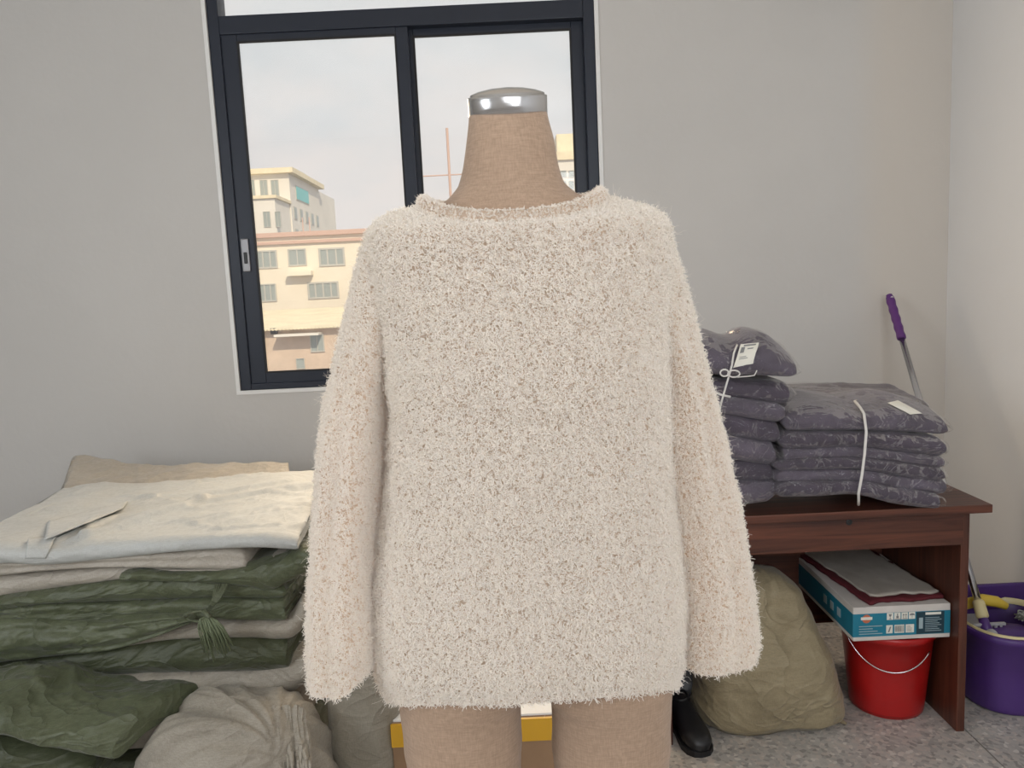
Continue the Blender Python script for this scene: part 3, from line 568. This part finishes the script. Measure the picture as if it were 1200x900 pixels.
def onl(u, v):
    a, b_ = LV[0].lerp(LV[6], u), LV[42].lerp(LV[48], u); return a.lerp(b_, v)+Vector((0, -.005, .004))
pr = []; pf = []
for (u0, u1, v0, v1) in ((.2, .85, .83, .9), (.45, .8, .68, .73), (.1, .3, .55, .8), (.15, .5, .35, .38), (.15, .6, .27, .30)):
    n0 = len(pr); pr += [onl(u0, v0), onl(u1, v0), onl(u1, v1), onl(u0, v1)]; pf.append((n0, n0+1, n0+2, n0+3))
po = mesh('label_print', pr, pf, M_ink); po['kind'] = 'stuff'; part(po, lb)
label_sheet(bpy.data.objects['bagged_garment.005'], [(1040, 473), (1066, 486), (1080, 485), (1052, 470)])
# strap and loose flap on the pale top sheet
def laid(thing, name, m, corners, lifts, n=12, th=.003):
    vs = []; fs = []
    for j in range(n+1):
        for i in range(n+1):
            u, v_ = i/n, j/n; a = [corners[0][k]+(corners[1][k]-corners[0][k])*u for k in (0, 1)]; b_ = [corners[3][k]+(corners[2][k]-corners[3][k])*u for k in (0, 1)]
            l_ = (lifts[0]*(1-u)+lifts[1]*u)*(1-v_)+(lifts[3]*(1-u)+lifts[2]*u)*v_
            vs.append(lay_on(thing, a[0]+(b_[0]-a[0])*v_, a[1]+(b_[1]-a[1])*v_, .003)+Vector((0, 0, l_)))
    for j in range(n):
        for i in range(n): q = j*(n+1)+i; fs.append((q, q+1, q+n+2, q+n+1))
    o = mesh(name, vs, fs, m, smooth=True); o.modifiers.new('t', 'SOLIDIFY').thickness = th; part(o, thing); return o
laid(tp, 'cloth_strap', M_silver, [(30, 655), (54, 655), (66, 632), (33, 634)], [.002, .002, .006, .006])
laid(tp, 'loose_flap', M_silver, [(53, 640), (144, 600), (150, 588), (56, 612)], [.016, .010, .0, .0], 20)
# twine
tw = MB(); pts = [P(988, 467, 2.58)+Vector((0, 0, .01)), P(1000, 469, 2.45)+Vector((0, 0, .01)), P(1009, 474, 2.32)+Vector((0, 0, .01)), P(1013, 484, 2.22), P(1013, 505, 2.195), P(1011, 530, 2.19), P(1008, 555, 2.185), P(1004, 577, 2.18), P(1004, 585, 2.2), P(1004, 590, 2.24)]
wide = bpy.data.objects['bagged_garment.005']; pts = [lay_on(wide, 1002, 471), lay_on(wide, 1008, 478), lay_on(wide, 1012, 487, .006)]+[p+Vector((0, -.012, 0)) for p in pts[4:]]
tw.tube(pts, .0040, 8)
tag(tw.build('twine', M_string, smooth=True), 'white twine tied vertically round the wide garment stack', 'string')
tw = MB(); tw.tube([lay_on(tl, 864, 405, .004), lay_on(tl, 859, 415, .004), lay_on(tl, 857, 428, .004), P(853, 445, 2.185), P(848, 462, 2.18), P(843, 480, 2.18)], .0028, 6)
for (cx, cy, w, h_) in ((849, 437, 5, 4), (860, 438, 7, 4)):
    tw.tube([P(cx+w*math.cos(a), cy+h_*math.sin(a), 2.18) for a in [i*2*PI/14 for i in range(15)]], .0024, 6)
tw.tube([P(864, 442, 2.182), P(876, 441, 2.182), P(884, 440, 2.182), P(887, 434, 2.185)], .0018, 6); tw.tube([P(836, 459, 2.182), P(846, 463, 2.182), P(856, 465, 2.182)], .0035, 6)
tag(tw.build('twine', M_string, smooth=True), 'white twine knotted in a bow on the tall garment stack', 'string')
# ------------------------------------------------------------------ red bucket and carton on it
bc = (1.222, 2.462)
rb = empty('red_bucket', 'red plastic bucket under the desk carrying the teal carton', 'bucket', (bc[0], bc[1], 0))
MB().lathe([(.001, 0), (.108, 0), (.115, .006), (.1165, .015), (.130, .15), (.142, .27), (.150, .272), (.151, .292), (.144, .295), (.140, .285), (.128, .15), (.116, .01), (.001, .008)], bc, 64).build('bucket_body', M_red, rb, True)
hw = MB(); hw.tube([Vector((bc[0]+.153*math.sin(a), bc[1]-.153*math.cos(a), .185+.085*((a+.35)/1.0)**2)) for a in [-1.35+k*1.85/24 for k in range(25)]], .0024, 8); hw.build('wire_handle', M_steel, rb, True)
kx0, kx1, ky0, ky1, kz0, kz1 = 1.043, 1.351, 2.315, 2.79, .298, .410
tcn = empty('teal_carton', 'flat teal and white carton resting on the red bucket', 'box', ((kx0+kx1)/2, (ky0+ky1)/2, kz0))
box('carton_body', kx0, kx1, ky0, ky1, kz0, kz1, M_cardw, tcn, .002)
box('teal_panel', kx0+.0005, kx1-.0005, ky0-.001, ky0+.002, kz0+.014, kz1-.022, M_teal, tcn)
box('teal_panel', kx0-.001, kx0+.002, ky0+.0005, ky1-.002, kz0+.014, kz1-.022, M_teal, tcn)
dp = box('dark_print_panel', kx0+.20, kx0+.288, ky0-.0018, ky0, kz0+.016, kz1-.024, M_navy, tcn)
pr = MB(); Yp = ky0-.0024
def fx(u): return kx0+(kx1-kx0)*u
def fz(v): return kz0+(kz1-kz0)*v
def plate(u0, u1, v0, v1, dz=.0008): box('symbol_panel', fx(u0), fx(u1), ky0-.0012-dz, ky0-dz, fz(v0), fz(v1), M_paper, tcn)
for k in range(4): plate(.345+k*.075, .41+k*.075, .60, .80)
for k, (u0, u1) in enumerate(((.34, .405), (.425, .525), (.54, .625))): plate(u0, u1, .20, .44)
plate(.74, .90, .70, .77, .0014)
ic = MB()   # handling symbols: glass, bottle, up arrows, umbrella; barcode strokes
def poly(pts): 
    vs = [ic.bm.verts.new((fx(u), ky0-.0026, fz(v))) for u, v in pts]; ic.bm.faces.new(vs)
def rc(u0, u1, v0, v1): poly([(u0, v0), (u1, v0), (u1, v1), (u0, v1)])
poly([(.36, .77), (.395, .77), (.385, .70), (.37, .70)]); rc(.375, .38, .64, .70); rc(.366, .389, .62, .64)
rc(.44, .465, .64, .71); rc(.447, .458, .71, .78); rc(.425, .48, .615, .63)
for c_ in (.515, .54): rc(c_-.003, c_+.003, .64, .73); poly([(c_-.01, .72), (c_+.01, .72), (c_, .775)])
rc(.505, .55, .615, .63)
poly([(.575, .71)]+[(.603+.028*math.cos(a), .71+.06*math.sin(a)) for a in (2.6, 2.1, 1.57, 1.05, .5)]+[(.631, .71)]); rc(.601, .605, .63, .71)
for k in range(16): rc(.43+k*.0058, .43+k*.0058+random.choice((.002, .0035)), .23, .42)
poly([(.355, .24), (.37, .24), (.39, .40), (.375, .40)])
for k in range(6): rc(.55+.0, .615-random.uniform(0, .03), .23+k*.032, .24+k*.032)
ic.build('printed_symbols', M_ink, tcn)['kind'] = 'stuff'
lt_ = MB()
for k in range(4): lt_.box(fx(.06), fx(.30-.05*(k % 3)), ky0-.0022, ky0-.0008, fz(.20+k*.075), fz(.22+k*.075))
for k in range(8): lt_.box(fx(.74), fx(.905-.02*(k % 3)), ky0-.0026, ky0-.0016, fz(.22+k*.055), fz(.235+k*.055))
lt_.box(fx(.675), fx(.715), ky0-.0026, ky0-.0016, fz(.30), fz(.62))
for k in range(3): lt_.box(kx0-.002, kx0, ky0+.09+k*.055, ky0+.115+k*.055, fz(.35), fz(.6))
lt_.build('fine_print', mat('pale_print', (.35, .45, .48), .6), tcn)['kind'] = 'stuff'
em = MB()
for v in range(20):
    a = 2*PI*v/20; em.bm.verts.new((fx(.135)+.014*math.cos(a), ky0-.0022, fz(.66)+.014*math.sin(a)))
em.bm.faces.new(em.bm.verts[:]); em.build('round_emblem', mat('emblem_orange', (.55, .16, .08), .5), tcn)
em = MB().box(fx(.135)-.018, fx(.135)+.018, ky0-.003, ky0-.0022, fz(.66)-.003, fz(.66)+.006).build('emblem_band', M_paper, tcn)
# maroon cloth and stained board on the carton
def sheet(name, m, label, cat, pts_front, pts_back, z, th, seed, wob=.006):
    n1, n2 = 40, 30; v = []; f = []
    for j in range(n2+1):
        for i in range(n1+1):
            a = pts_front[0].lerp(pts_front[1], i/n1); b_ = pts_back[0].lerp(pts_back[1], i/n1); p = a.lerp(b_, j/n2)
            e = min(i, n1-i, j, n2-j) == 0
            p += Vector((wob*noise.noise(Vector((p.x*20, p.y*20, seed))), (1.5 if e else 1)*wob*noise.noise(Vector((p.x*24, p.y*24, seed+5))), 0)); p.z = z+.003*abs(noise.noise(Vector((p.x*14, p.y*9, seed)))); v.append(p)
    for j in range(n2):
        for i in range(n1): q = j*(n1+1)+i; f.append((q, q+1, q+n1+2, q+n1+1))
    c = sum(v, Vector())/len(v); c.z = z; o = mesh(name, [p-c for p in v], f, m, smooth=True); o.location = c; md = o.modifiers.new('t', 'SOLIDIFY'); md.thickness = th; md.offset = 1
    return tag(o, label, cat)
sheet('folded_cloth', M_maroon, 'maroon cloth edge showing between teal carton and stained board', 'cloth', (Vector((kx0+.055, ky0+.018, 0)), Vector((kx1-.004, ky0+.03, 0))), (Vector((kx0+.005, ky1-.02, 0)), Vector((kx1-.03, ky1-.02, 0))), kz1+.001, .011, 2, .012)
sheet('stained_board', M_board, 'off-white stained pad lying on the maroon cloth', 'pad', (Vector((kx0+.075, ky0+.045, 0)), Vector((kx1-.008, ky0+.05, 0))), (Vector((kx0+.02, ky1+.0, 0)), Vector((kx1-.05, ky1+.0, 0))), kz1+.014, .006, 6, .010)
# ------------------------------------------------------------------ khaki sack
soft_block('khaki_sack', M_sack, 'khaki cloth sack slumped on floor left of the red bucket', 'sack', [(0, .60, 1.01, .13), (.03, .565, 1.035, .16), (.12, .585, 1.02, .165), (.25, .62, .985, .15), (.36, .64, .945, .12), (.44, .66, .90, .09), (.485, .69, .85, .05), (.50, .71, .80, .02)], 2.46, 8.2, wr=.034, fold=(2.6, 1.5), n_e=3.4)
MB().tube([Vector((.985, 2.40, .0)), Vector((1.01, 2.36, .015)), Vector((1.035, 2.34, .004))], [.02, .012, .004], 8).build('sack_corner', M_sack, bpy.data.objects['khaki_sack'], True)
pb = MB().box(.70, .78, 2.50, 2.56, .44, .545, .02)
tag(soft_block('striped_bag', mat('green_stripe_plastic', (.30, .36, .30), .4, col2=(.05, .14, .10), vscale=30, var=.1), 'green and white bag poking up behind khaki sack', 'bag', [(0, .69, .80, .03), (.3, .69, .80, .03), (.50, .70, .80, .028), (.545, .72, .785, .01)], 2.66, 5.5, wr=.008), None)
pb.bm.free()
# ------------------------------------------------------------------ black shoes
def shoe(cx, cy, rot, label):
    L_ = .25; v = []; f = []; n = 28; prof = [(-.125, .028, .062), (-.12, .034, .085), (-.09, .038, .095), (-.05, .037, .092), (-.01, .038, .078), (.03, .043, .064), (.07, .046, .054), (.10, .040, .046), (.12, .024, .034), (.125, .006, .022)]
    s_ = MB(); rings = []
    for (y, w, h_) in prof:
        rings.append([s_.bm.verts.new((w*math.copysign(abs(math.cos(a))**.8, math.cos(a)), y, .012+h_*.5+h_*.5*math.copysign(abs(math.sin(a))**.8, math.sin(a)))) for a in [2*PI*i/n for i in range(n)]])
    for a_, b_ in zip(rings, rings[1:]):
        for i in range(n): s_.bm.faces.new((a_[i], a_[(i+1) % n], b_[(i+1) % n], b_[i]))
    s_.bm.faces.new(rings[0]); s_.bm.faces.new(rings[-1])
    t = empty('black_shoe', label, 'shoe', (cx, cy, 0), 'black shoes beside the desk leg'); t.rotation_euler.z = rot
    u = s_.build('upper', M_black, smooth=True); u.parent = t
    so = MB().prism([(w*1.08, y*1.02) for (y, w, h_) in prof]+[(-w*1.08, y*1.02) for (y, w, h_) in prof[::-1]], 0, .018).build('sole', M_rubber); so.parent = t
    op = MB().lathe([(.030, .088), (.031, .100), (.026, .104), (.022, .095), (.002, .06)], (0, -.075), 24, 1, 1.4).build('collar', M_rubber, smooth=True); op.parent = t
    return t
f1 = P(812, 882, 2.2)
shoe(.515, 2.33, PI+.15, 'front black shoe on the floor beside khaki sack')
shoe(.50, 2.735, PI-.0, 'rear black shoe half hidden under the desk')
soft_block('black_bag', M_black, 'limp black bag under the desk behind the shoes', 'bag', [(0, .46, .60, .06), (.05, .45, .615, .07), (.10, .46, .60, .06), (.15, .49, .57, .03)], 2.53, 2.2, wr=.015)
# ------------------------------------------------------------------ purple mop bucket
pcx, pcy = 1.655, 2.49
pbk = empty('mop_bucket', 'oval purple mop bucket with pale yellow rim beside right wall', 'bucket', (pcx, pcy, 0))
MB().lathe([(.01, .002), (.93, .002), (.97, .008), (.975, .02), (.99, .10), (1.0, .238), (1.04, .243), (1.045, .262), (1.0, .268), (.97, .262), (.955, .1), (.94, .02), (.01, .015)], (pcx, pcy), 72, .165, .165, 2.6).build('bucket_body', M_purple, pbk, True)
MB().lathe([(.985, .255), (1.0, .272), (.975, .276), (.95, .272), (.945, .255)], (pcx, pcy), 72, .165, .165, 2.6).build('rim', M_yelpale, pbk, True)
MB().box(pcx-.12, pcx+.16, pcy+.150, pcy+.166, .23, .325, .007).build('raised_back', M_purple, pbk)
wg = MB(); wg.box(pcx-.15, pcx-.05, pcy-.02, pcy+.10, .235, .243)
for k in range(6): wg.box(pcx-.148+k*.017, pcx-.140+k*.017, pcy-.05, pcy-.044, .205, .27)
wg.box(pcx-.152, pcx-.045, pcy-.052, pcy-.042, .268, .276); wg.box(pcx-.152, pcx-.045, pcy-.052, pcy-.042, .20, .208)
wg.build('wringer_grid', M_greyp, pbk)
# mop: head in the bucket, pole leaning into the corner
mb_, mt = P(1157, 742, 2.43), P(1042, 346, 3.19)
mp_ = empty('mop', 'mop with steel pole and purple grip leaning into the corner', 'mop', mb_)
dv = (mt-mb_); 
MB().tube([mb_+dv*.05, mb_+dv*.86], .0115, 16).build('pole', M_steel, mp_, True)
gp = MB(); pts = []; rr = []
for k in range(41): t = k/40; pts.append(mb_+dv*(.845+.155*t)); rr.append(.0165+.0012*math.sin(t*2*PI*5)+(0 if t < .97 else -.004))
gp.tube(pts, rr, 18); gp.build('grip', mat('purple_grip', (.10, .022, .17), .5), mp_, True)
ho = MB(); ho.tube([mt-dv.normalized()*.012+Vector((0, -.018, 0)), mt-dv.normalized()*.012+Vector((0, -.0165, 0))], .006, 12); ho.build('hang_hole', M_paper, mp_)
MB().tube([mb_+dv*.035, mb_+dv*.04, mb_+dv*.075, mb_+dv*.08], [.014, .020, .019, .015], 16).build('collar', M_yelpale, mp_, True)
MB().tube([mb_+Vector((.004, 0, 0)), mb_+dv*.015, mb_+dv*.042], [.019, .018, .014], 16).build('joint', M_purple, mp_, True)
js = MB(); bmesh.ops.create_uvsphere(js.bm, u_segments=18, v_segments=12, radius=.019, matrix=Matrix.Translation(mb_+Vector((.004, -.016, .002)))); js.build('joint_pin', M_greyp, mp_, True)
MB().lathe([(.001, .222), (.07, .222), (.082, .235), (.07, .255), (.02, .262), (.001, .262)], (mb_.x+.075, mb_.y+.0), 36, 1.15, .75).build('mop_plate', M_purple, mp_, True)
MB().tube([Vector((pcx-.13, pcy+.05, .30)), Vector((pcx-.06, pcy+.05, .315)), Vector((pcx-.02, pcy+.04, .31)), Vector((pcx+.01, pcy+.03, .295))], [.018, .02, .019, .012], 12).build('yellow_clip', M_yellow, mp_, True)
cl = MB(); 
cl.tube([mb_+Vector((.02+.06*math.cos(a), .0+.02*math.sin(a), .0+.015*math.sin(a))) for a in [PI*.9+i*PI*1.1/16 for i in range(17)]], .0045, 8); cl.build('plate_ring', M_greyp, mp_, True)
fr = MB()
for k in range(150):
    a = random.uniform(-.9, 1.2); s0 = Vector((pcx+.02+random.uniform(0, .1), pcy-.03+random.uniform(-.05, .05), .262+random.uniform(0, .02))); pts = [s0]
    for j in range(4): s0 = s0+Vector((.02+random.uniform(-.008, .01), random.uniform(-.018, .018), (.006, -.004, -.012, -.02)[j])); 
    pts = [Vector((p.x, p.y, p.z)) for p in pts]; s1 = pts[0]
    for j in range(4): s1 = s1+Vector((random.uniform(.0, .022), random.uniform(-.016, .012), (.008, .0, -.008, -.012)[j])); s1.x = min(s1.x, pcx+.14); pts.append(s1.copy())
    fr.tube(pts, .0028, 5)
fo = fr.build('mop_strands', mat('grey_mop_yarn', (.33, .34, .30), .9), mp_, True); fo['kind'] = 'stuff'
# ------------------------------------------------------------------ mannequin
YM = .97
def loft(rows, n=96, steps=80, npow=2.2, disp=None, close_top=False, close_bot=False):
    "rows (Z, cx, hw, cy, hd, dip) sorted by Z; returns verts, faces"
    z0, z1 = rows[0][0], rows[-1][0]; v = []; f = []
    zs = []
    for a, b_ in zip(rows, rows[1:]):
        k = max(2, int(steps*(b_[0]-a[0])/(z1-z0))+2)
        zs += [a[0]+(b_[0]-a[0])*i/k for i in range(k)]
    zs.append(z1)
    for z in zs:
        cx, hw, cy, hd, dip = smooth_interp(rows, z)
        for i in range(n):
            a = 2*PI*i/n; ca, sa = math.cos(a), math.sin(a)
            x = cx+hw*math.copysign(abs(ca)**(2/npow), ca); y = cy+hd*math.copysign(abs(sa)**(2/npow), sa)
            zz = z - dip*max(0, -sa)**1.5
            p = Vector((x, y, zz))
            if disp: p += disp(p, Vector((ca/max(hw, .01), sa/max(hd, .01), 0)).normalized(), i/n, (z-z0)/(z1-z0))
            v.append(p)
    m_ = len(zs)
    for j in range(m_-1):
        for i in range(n): f.append((j*n+i, j*n+(i+1) % n, (j+1)*n+(i+1) % n, (j+1)*n+i))
    if close_bot: f.append(list(range(n))[::-1])
    if close_top: f.append([(m_-1)*n+i for i in range(n)])
    return v, f
def rowpx(py, xl, xr, Yc, hd, dip=0, zfrac=.7):
    "ring whose silhouette is xl..xr at image height py"
    a, b_ = P(xl, py, Yc), P(xr, py, Yc); z = P((xl+xr)/2, py, Yc-hd*zfrac).z
    return (z, (a.x+b_.x)/2, (b_.x-a.x)/2, Yc, hd, dip)
man = empty('mannequin', 'linen-covered dress form with steel neck cap wearing the fluffy sweater', 'mannequin', (.01, YM, 0))
rows = [rowpx(127, 549, 641, YM, .0490, .010), rowpx(160, 546, 649, YM, .053), rowpx(190, 542, 654, YM, .056), rowpx(212, 536, 661, YM, .059), rowpx(226, 524, 676, YM, .064), rowpx(236, 508, 698, YM, .068), rowpx(250, 480, 728, YM, .074), rowpx(270, 462, 750, YM, .082)]
rows = rows[::-1]
z_sh = rows[0][0]
rows = [(.98, .008, .150, YM, .095, 0), (1.05, .008, .155, YM, .10, 0), (1.2, .008, .118, YM, .085, 0), (1.36, .008, .145, YM, .095, 0), (z_sh-.06, .008, .165, YM, .092, 0)] + rows
v, f = loft(rows, 80, 90, 2.1, None, True, True); o = mesh('torso', v, f, M_linen, smooth=True); part(o, man)
# pelvis + legs
zcr = P(630, 826, YM-.06).z
def legrow(py, xl, xr, hd): return rowpx(py, xl, xr, YM, hd, 0, .6)
LL = [legrow(905, 478, 612, .072), legrow(870, 474, 612, .075), legrow(840, 470, 612, .08), legrow(824, 469, 620, .085)]
RL = [legrow(905, 649, 784, .072), legrow(870, 648, 785, .075), legrow(840, 646, 786, .08), legrow(824, 638, 787, .085)]
for R_ in (LL, RL):
    top = R_[-1]; zk = .50; low = R_[0]
    Rr = [(zk, low[1], .052, YM, .055, 0), (.62, low[1], .058, YM, .060, 0)] + R_ + [(top[0]+.05, top[1], top[2]*.97, YM, .09, 0), (top[0]+.10, top[1], top[2]*.85, YM, .08, 0)]
    v, f = loft(Rr, 56, 70, 2.15, None, True, True); o = mesh('leg', v, f, M_linen, smooth=True); part(o, man)
cap = P(595, 128, YM); capc = (cap.x, YM); cz0 = cap.z-.008; crr = (P(641, 112, YM).x-P(548, 112, YM).x)/2
ncp = MB().lathe([(crr*.98, cz0), (crr, cz0+.001), (crr, cz0+.0215), (crr*.985, cz0+.0225), (crr*.94, cz0+.0228), (crr*.935, cz0+.025), (crr*.88, cz0+.0262), (crr*.7, cz0+.0292), (crr*.4, cz0+.0318), (.0005, cz0+.033)], capc, 64, 1, 1)
RT = Matrix.Translation((capc[0], capc[1], cz0)) @ Matrix.Rotation(math.radians(13), 4, 'X') @ Matrix.Translation((-capc[0], -capc[1], -cz0)); bmesh.ops.transform(ncp.bm, matrix=RT, verts=ncp.bm.verts)
ncp.build('neck_cap', M_chrome, man, True)['label'] = 'polished steel neck cap'
MB().tube([(-.07, YM, .03), (-.07, YM, .55)], .014, 16).build('stand_pole', M_steel, man, True)
MB().lathe([(.001, 0), (.19, 0), (.19, .008), (.05, .02), (.02, .035), (.001, .035)], (-.07, YM), 48).build('stand_base', M_steel, man, True)
# ------------------------------------------------------------------ sweater
def fleece_mat(name, col, trans=.3):
    M = bpy.data.materials.new(name); M.use_nodes = True; t = M.node_tree; t.nodes.clear(); N = t.nodes.new
    o = N('ShaderNodeOutputMaterial'); d_ = N('ShaderNodeBsdfDiffuse'); tr = N('ShaderNodeBsdfTranslucent'); mx = N('ShaderNodeMixShader'); mx.inputs[0].default_value = trans
    d_.inputs[0].default_value = (*col, 1); tr.inputs[0].default_value = (min(1, col[0]*1.05), col[1]*.92, col[2]*.78, 1)
    t.links.new(d_.outputs[0], mx.inputs[1]); t.links.new(tr.outputs[0], mx.inputs[2]); t.links.new(mx.outputs[0], o.inputs[0]); return M
M_fl = fleece_mat('cream_boucle_yarn', (.975, .96, .93), .38)
M_flb = fleece_mat('cream_knit_ground', (.82, .73, .62), .6)  # darker and warmer than the yarn: gap shade put into the ground colour
sw = empty('sweater', 'cream fluffy boucle crew-neck sweater on the dress form', 'sweater', (.01, YM, .95))
FUR = []
def lump(p, n, u, w, amp=.005):
    return n*(amp*noise.noise(Vector((p.x*9, p.y*9, p.z*5))) + .0022*noise.noise(p*38))
def body_disp(p, n, u, w):
    d = lump(p, n, u, w)
    d += n*.006*noise.noise(Vector((p.x*16, 3.3, p.z*2)))*(1-w)
    if w < .05: d += n*.0012*math.cos(u*2*PI*90)
    return d
BY = YM+.0
body = [rowpx(231, 496, 704, BY, .092, .030), rowpx(237, 474, 724, BY, .099, .026), rowpx(246, 452, 752, BY, .105, .018), rowpx(258, 438, 772, BY, .109, .008), rowpx(275, 434, 780, BY, .113, 0), rowpx(310, 438, 782, BY, .118), rowpx(370, 448, 780, BY, .128), rowpx(440, 458, 778, BY, .133), rowpx(500, 462, 778, BY, .128), rowpx(580, 457, 781, BY, .124), rowpx(660, 446, 790, BY, .122), rowpx(720, 439, 798, BY, .122), rowpx(764, 440, 797, BY, .120), rowpx(788, 445, 794, BY, .116), rowpx(806, 456, 789, BY, .108)]
body = body[::-1]
zh = body[0][0]
body = [(r[0], r[1], r[2], r[3], r[4], r[5]) for r in body]
def drop(v, zh, amount, ref):
    for p in v:
        w = max(0, 1-(p.z-zh)/.16)
        p.z -= amount*w*w*min(1, max(0, (p.y-(ref))/.10))
v, f = loft(body, 180, 150, 2.55, body_disp); drop(v, zh, .045, BY-.105)
o = mesh('sweater_body', v, f, M_flb, smooth=True); part(o, sw); FUR.append((v, f, 'body'))
o.modifiers.new('t', 'SOLIDIFY').thickness = .004
def sleeve_disp(seed, side):
    def fn(p, n, u, w):
        d = lump(p, n, u, w)
        a = u*2*PI
        # long vertical folds
        g = -.011*math.exp(-(((u-.70 if side < 0 else u-.80))/.055)**2)*max(0, min(1, (.93-w)*2.2))
        d += n*(g+.007*noise.noise(Vector((math.cos(a)*1.6+seed, math.sin(a)*1.6, p.z*2.2))))
        return d
    return fn
SY = YM+.01
ls = [rowpx(250, 461, 490, SY, .030), rowpx(262, 443, 496, SY, .045), rowpx(285, 429, 492, SY, .056), rowpx(330, 415, 480, SY, .064), rowpx(400, 400, 470, SY, .068), rowpx(470, 388, 458, SY, .068), rowpx(530, 383, 450, SY-.01, .067), rowpx(600, 378, 444, SY-.02, .066), rowpx(680, 373, 442, SY-.03, .066), rowpx(740, 370, 446, SY-.035, .068), rowpx(785, 370, 450, SY-.035, .066), rowpx(812, 372, 448, SY-.035, .064)][::-1]
rs = [rowpx(243, 700, 746, SY, .030), rowpx(252, 696, 768, SY, .045), rowpx(275, 700, 780, SY, .056), rowpx(320, 722, 794, SY, .064), rowpx(380, 748, 808, SY, .068), rowpx(450, 766, 824, SY, .068), rowpx(520, 772, 840, SY, .067), rowpx(600, 780, 857, SY, .067), rowpx(680, 788, 871, SY, .067), rowpx(729, 790, 878, SY, .068), rowpx(769, 790, 879, SY, .066), rowpx(785, 792, 876, SY, .062)][::-1]
for k, (R_, side) in enumerate(((ls, -1), (rs, 1))):
    v, f = loft(R_, 110, 150, 2.2, sleeve_disp(k*7.7, side)); zz = R_[0][0]
    for p in v:
        w = max(0, 1-(p.z-zz)/.08); cxx = R_[0][1]
        if side < 0: p.z += w*.035*max(0, (p.x-cxx)/.05)
    o = mesh('sleeve', v, f, M_flb, smooth=True); part(o, sw); FUR.append((v, f, 'sleeve'))
# neckband: ribbed ring following the neck opening
top = body[-1]; nb = MB(); rings = []; nn = 240
for (dr_, dz) in ((.0, -.014), (.005, -.006), (.006, .003), (.003, .011), (-.002, .013), (-.007, .009), (-.009, -.006)):
    ring = []
    for i in range(nn):
        a = 2*PI*i/nn; ca, sa = math.cos(a), math.sin(a); rib = .0012*math.cos(a*60)
        hw, hd = top[2]+dr_+rib, top[4]+dr_+rib
        ring.append(nb.bm.verts.new((top[1]+hw*math.copysign(abs(ca)**(2/2.55), ca), top[3]+hd*math.copysign(abs(sa)**(2/2.55), sa), top[0]+dz-top[5]*max(0, -sa)**1.5)))
    rings.append(ring)
for a_, b_ in zip(rings, rings[1:]):
    for i in range(nn): nb.bm.faces.new((a_[i], a_[(i+1) % nn], b_[(i+1) % nn], b_[i]))
nbo = nb.build('neckband', M_flb, None, True); NBV = [v.co.copy() for v in nbo.data.vertices]; NBF = [list(p.vertices) for p in nbo.data.polygons]; part(nbo, sw)
# pile: short curled fibres rooted on the knit
def pile(v, f, count, name, parent, lmin=.007, lmax=.0115, rad=.00046, seg=7, fly=False, lift=.24):
    V = np.array([tuple(p) for p in v]); Q = np.array([q for q in f if len(q) == 4]); T = np.vstack([Q[:, [0, 1, 2]], Q[:, [0, 2, 3]]])
    A, B_, C = V[T[:, 0]], V[T[:, 1]], V[T[:, 2]]; cr_ = np.cross(B_-A, C-A); ar = np.linalg.norm(cr_, axis=1); nrm = cr_/np.maximum(ar, 1e-12)[:, None]
    w = ar*(1+1.2*(nrm[:, 1] < .2)); idx = RNG.choice(len(T), count, p=w/w.sum())
    r1, r2 = np.sqrt(RNG.random(count)), RNG.random(count)
    pos = A[idx]*(1-r1)[:, None]+B_[idx]*(r1*(1-r2))[:, None]+C[idx]*(r1*r2)[:, None]; n = nrm[idx]
    rnd = RNG.normal(size=(count, 3)); tang = rnd-n*(rnd*n).sum(1)[:, None]; tang /= np.linalg.norm(tang, axis=1)[:, None]
    cell = np.floor(pos*125+RNG.normal(size=pos.shape)*.18).astype(np.int64); h = (cell[:, 0]*73856093 ^ cell[:, 1]*19349663 ^ cell[:, 2]*83492791) % 9973
    amp = RNG.uniform(.5, 1.4, 9973)[h]; ct = RNG.normal(size=(9973, 3))[h]; ct -= n*(ct*n).sum(1)[:, None]; ct /= np.linalg.norm(ct, axis=1)[:, None]
    d = n*(lift*amp**1.5)[:, None]+tang*.55+ct*.75+np.array([0, 0, -.30]); d /= np.linalg.norm(d, axis=1)[:, None]
    Ls = RNG.uniform(lmin, lmax, count)*(.6+.4*amp); curl = RNG.uniform(.5, 1.25, count)*RNG.choice([-1, 1], count)
    ax = n*.6+RNG.normal(size=(count, 3))*.5; ax /= np.linalg.norm(ax, axis=1)[:, None]
    pts = np.empty((count, seg, 3)); pts[:, 0] = pos-n*.001
    for s in range(1, seg):
        c, sn = np.cos(curl)[:, None], np.sin(curl)[:, None]
        d = d*c+np.cross(ax, d)*sn+ax*(ax*d).sum(1)[:, None]*(1-c)
        pts[:, s] = pts[:, s-1]+d*(Ls/(seg-1))[:, None]
        dep = ((pts[:, s]-pos)*n).sum(1); bad = dep < .001; pts[bad, s] += n[bad]*(.0015-dep[bad])[:, None]
    cu = bpy.data.hair_curves.new(name); cu.add_curves([seg]*count)
    cu.attributes['position'].data.foreach_set('vector', pts.astype(np.float32).ravel())
    ra = cu.attributes.get('radius') or cu.attributes.new('radius', 'FLOAT', 'POINT')
    ra.data.foreach_set('value', np.tile(rad*np.linspace(1, .55, seg), count).astype(np.float32))
    cu.materials.append(M_fl); o = bpy.data.objects.new(name, cu); COL.objects.link(o); part(o, parent); o['kind'] = 'stuff'
    return o
for (v, f, k), cnt in zip(FUR, (155000, 52000, 52000)):
    pile(v, f, cnt, 'fleece_pile', sw)
    pile(v, f, cnt//40, 'loose_fibres', sw, .012, .024, .00015, 8, True, 1.1)
pile(NBV, NBF, 9000, 'neckband_pile', sw, .003, .006, .0003)
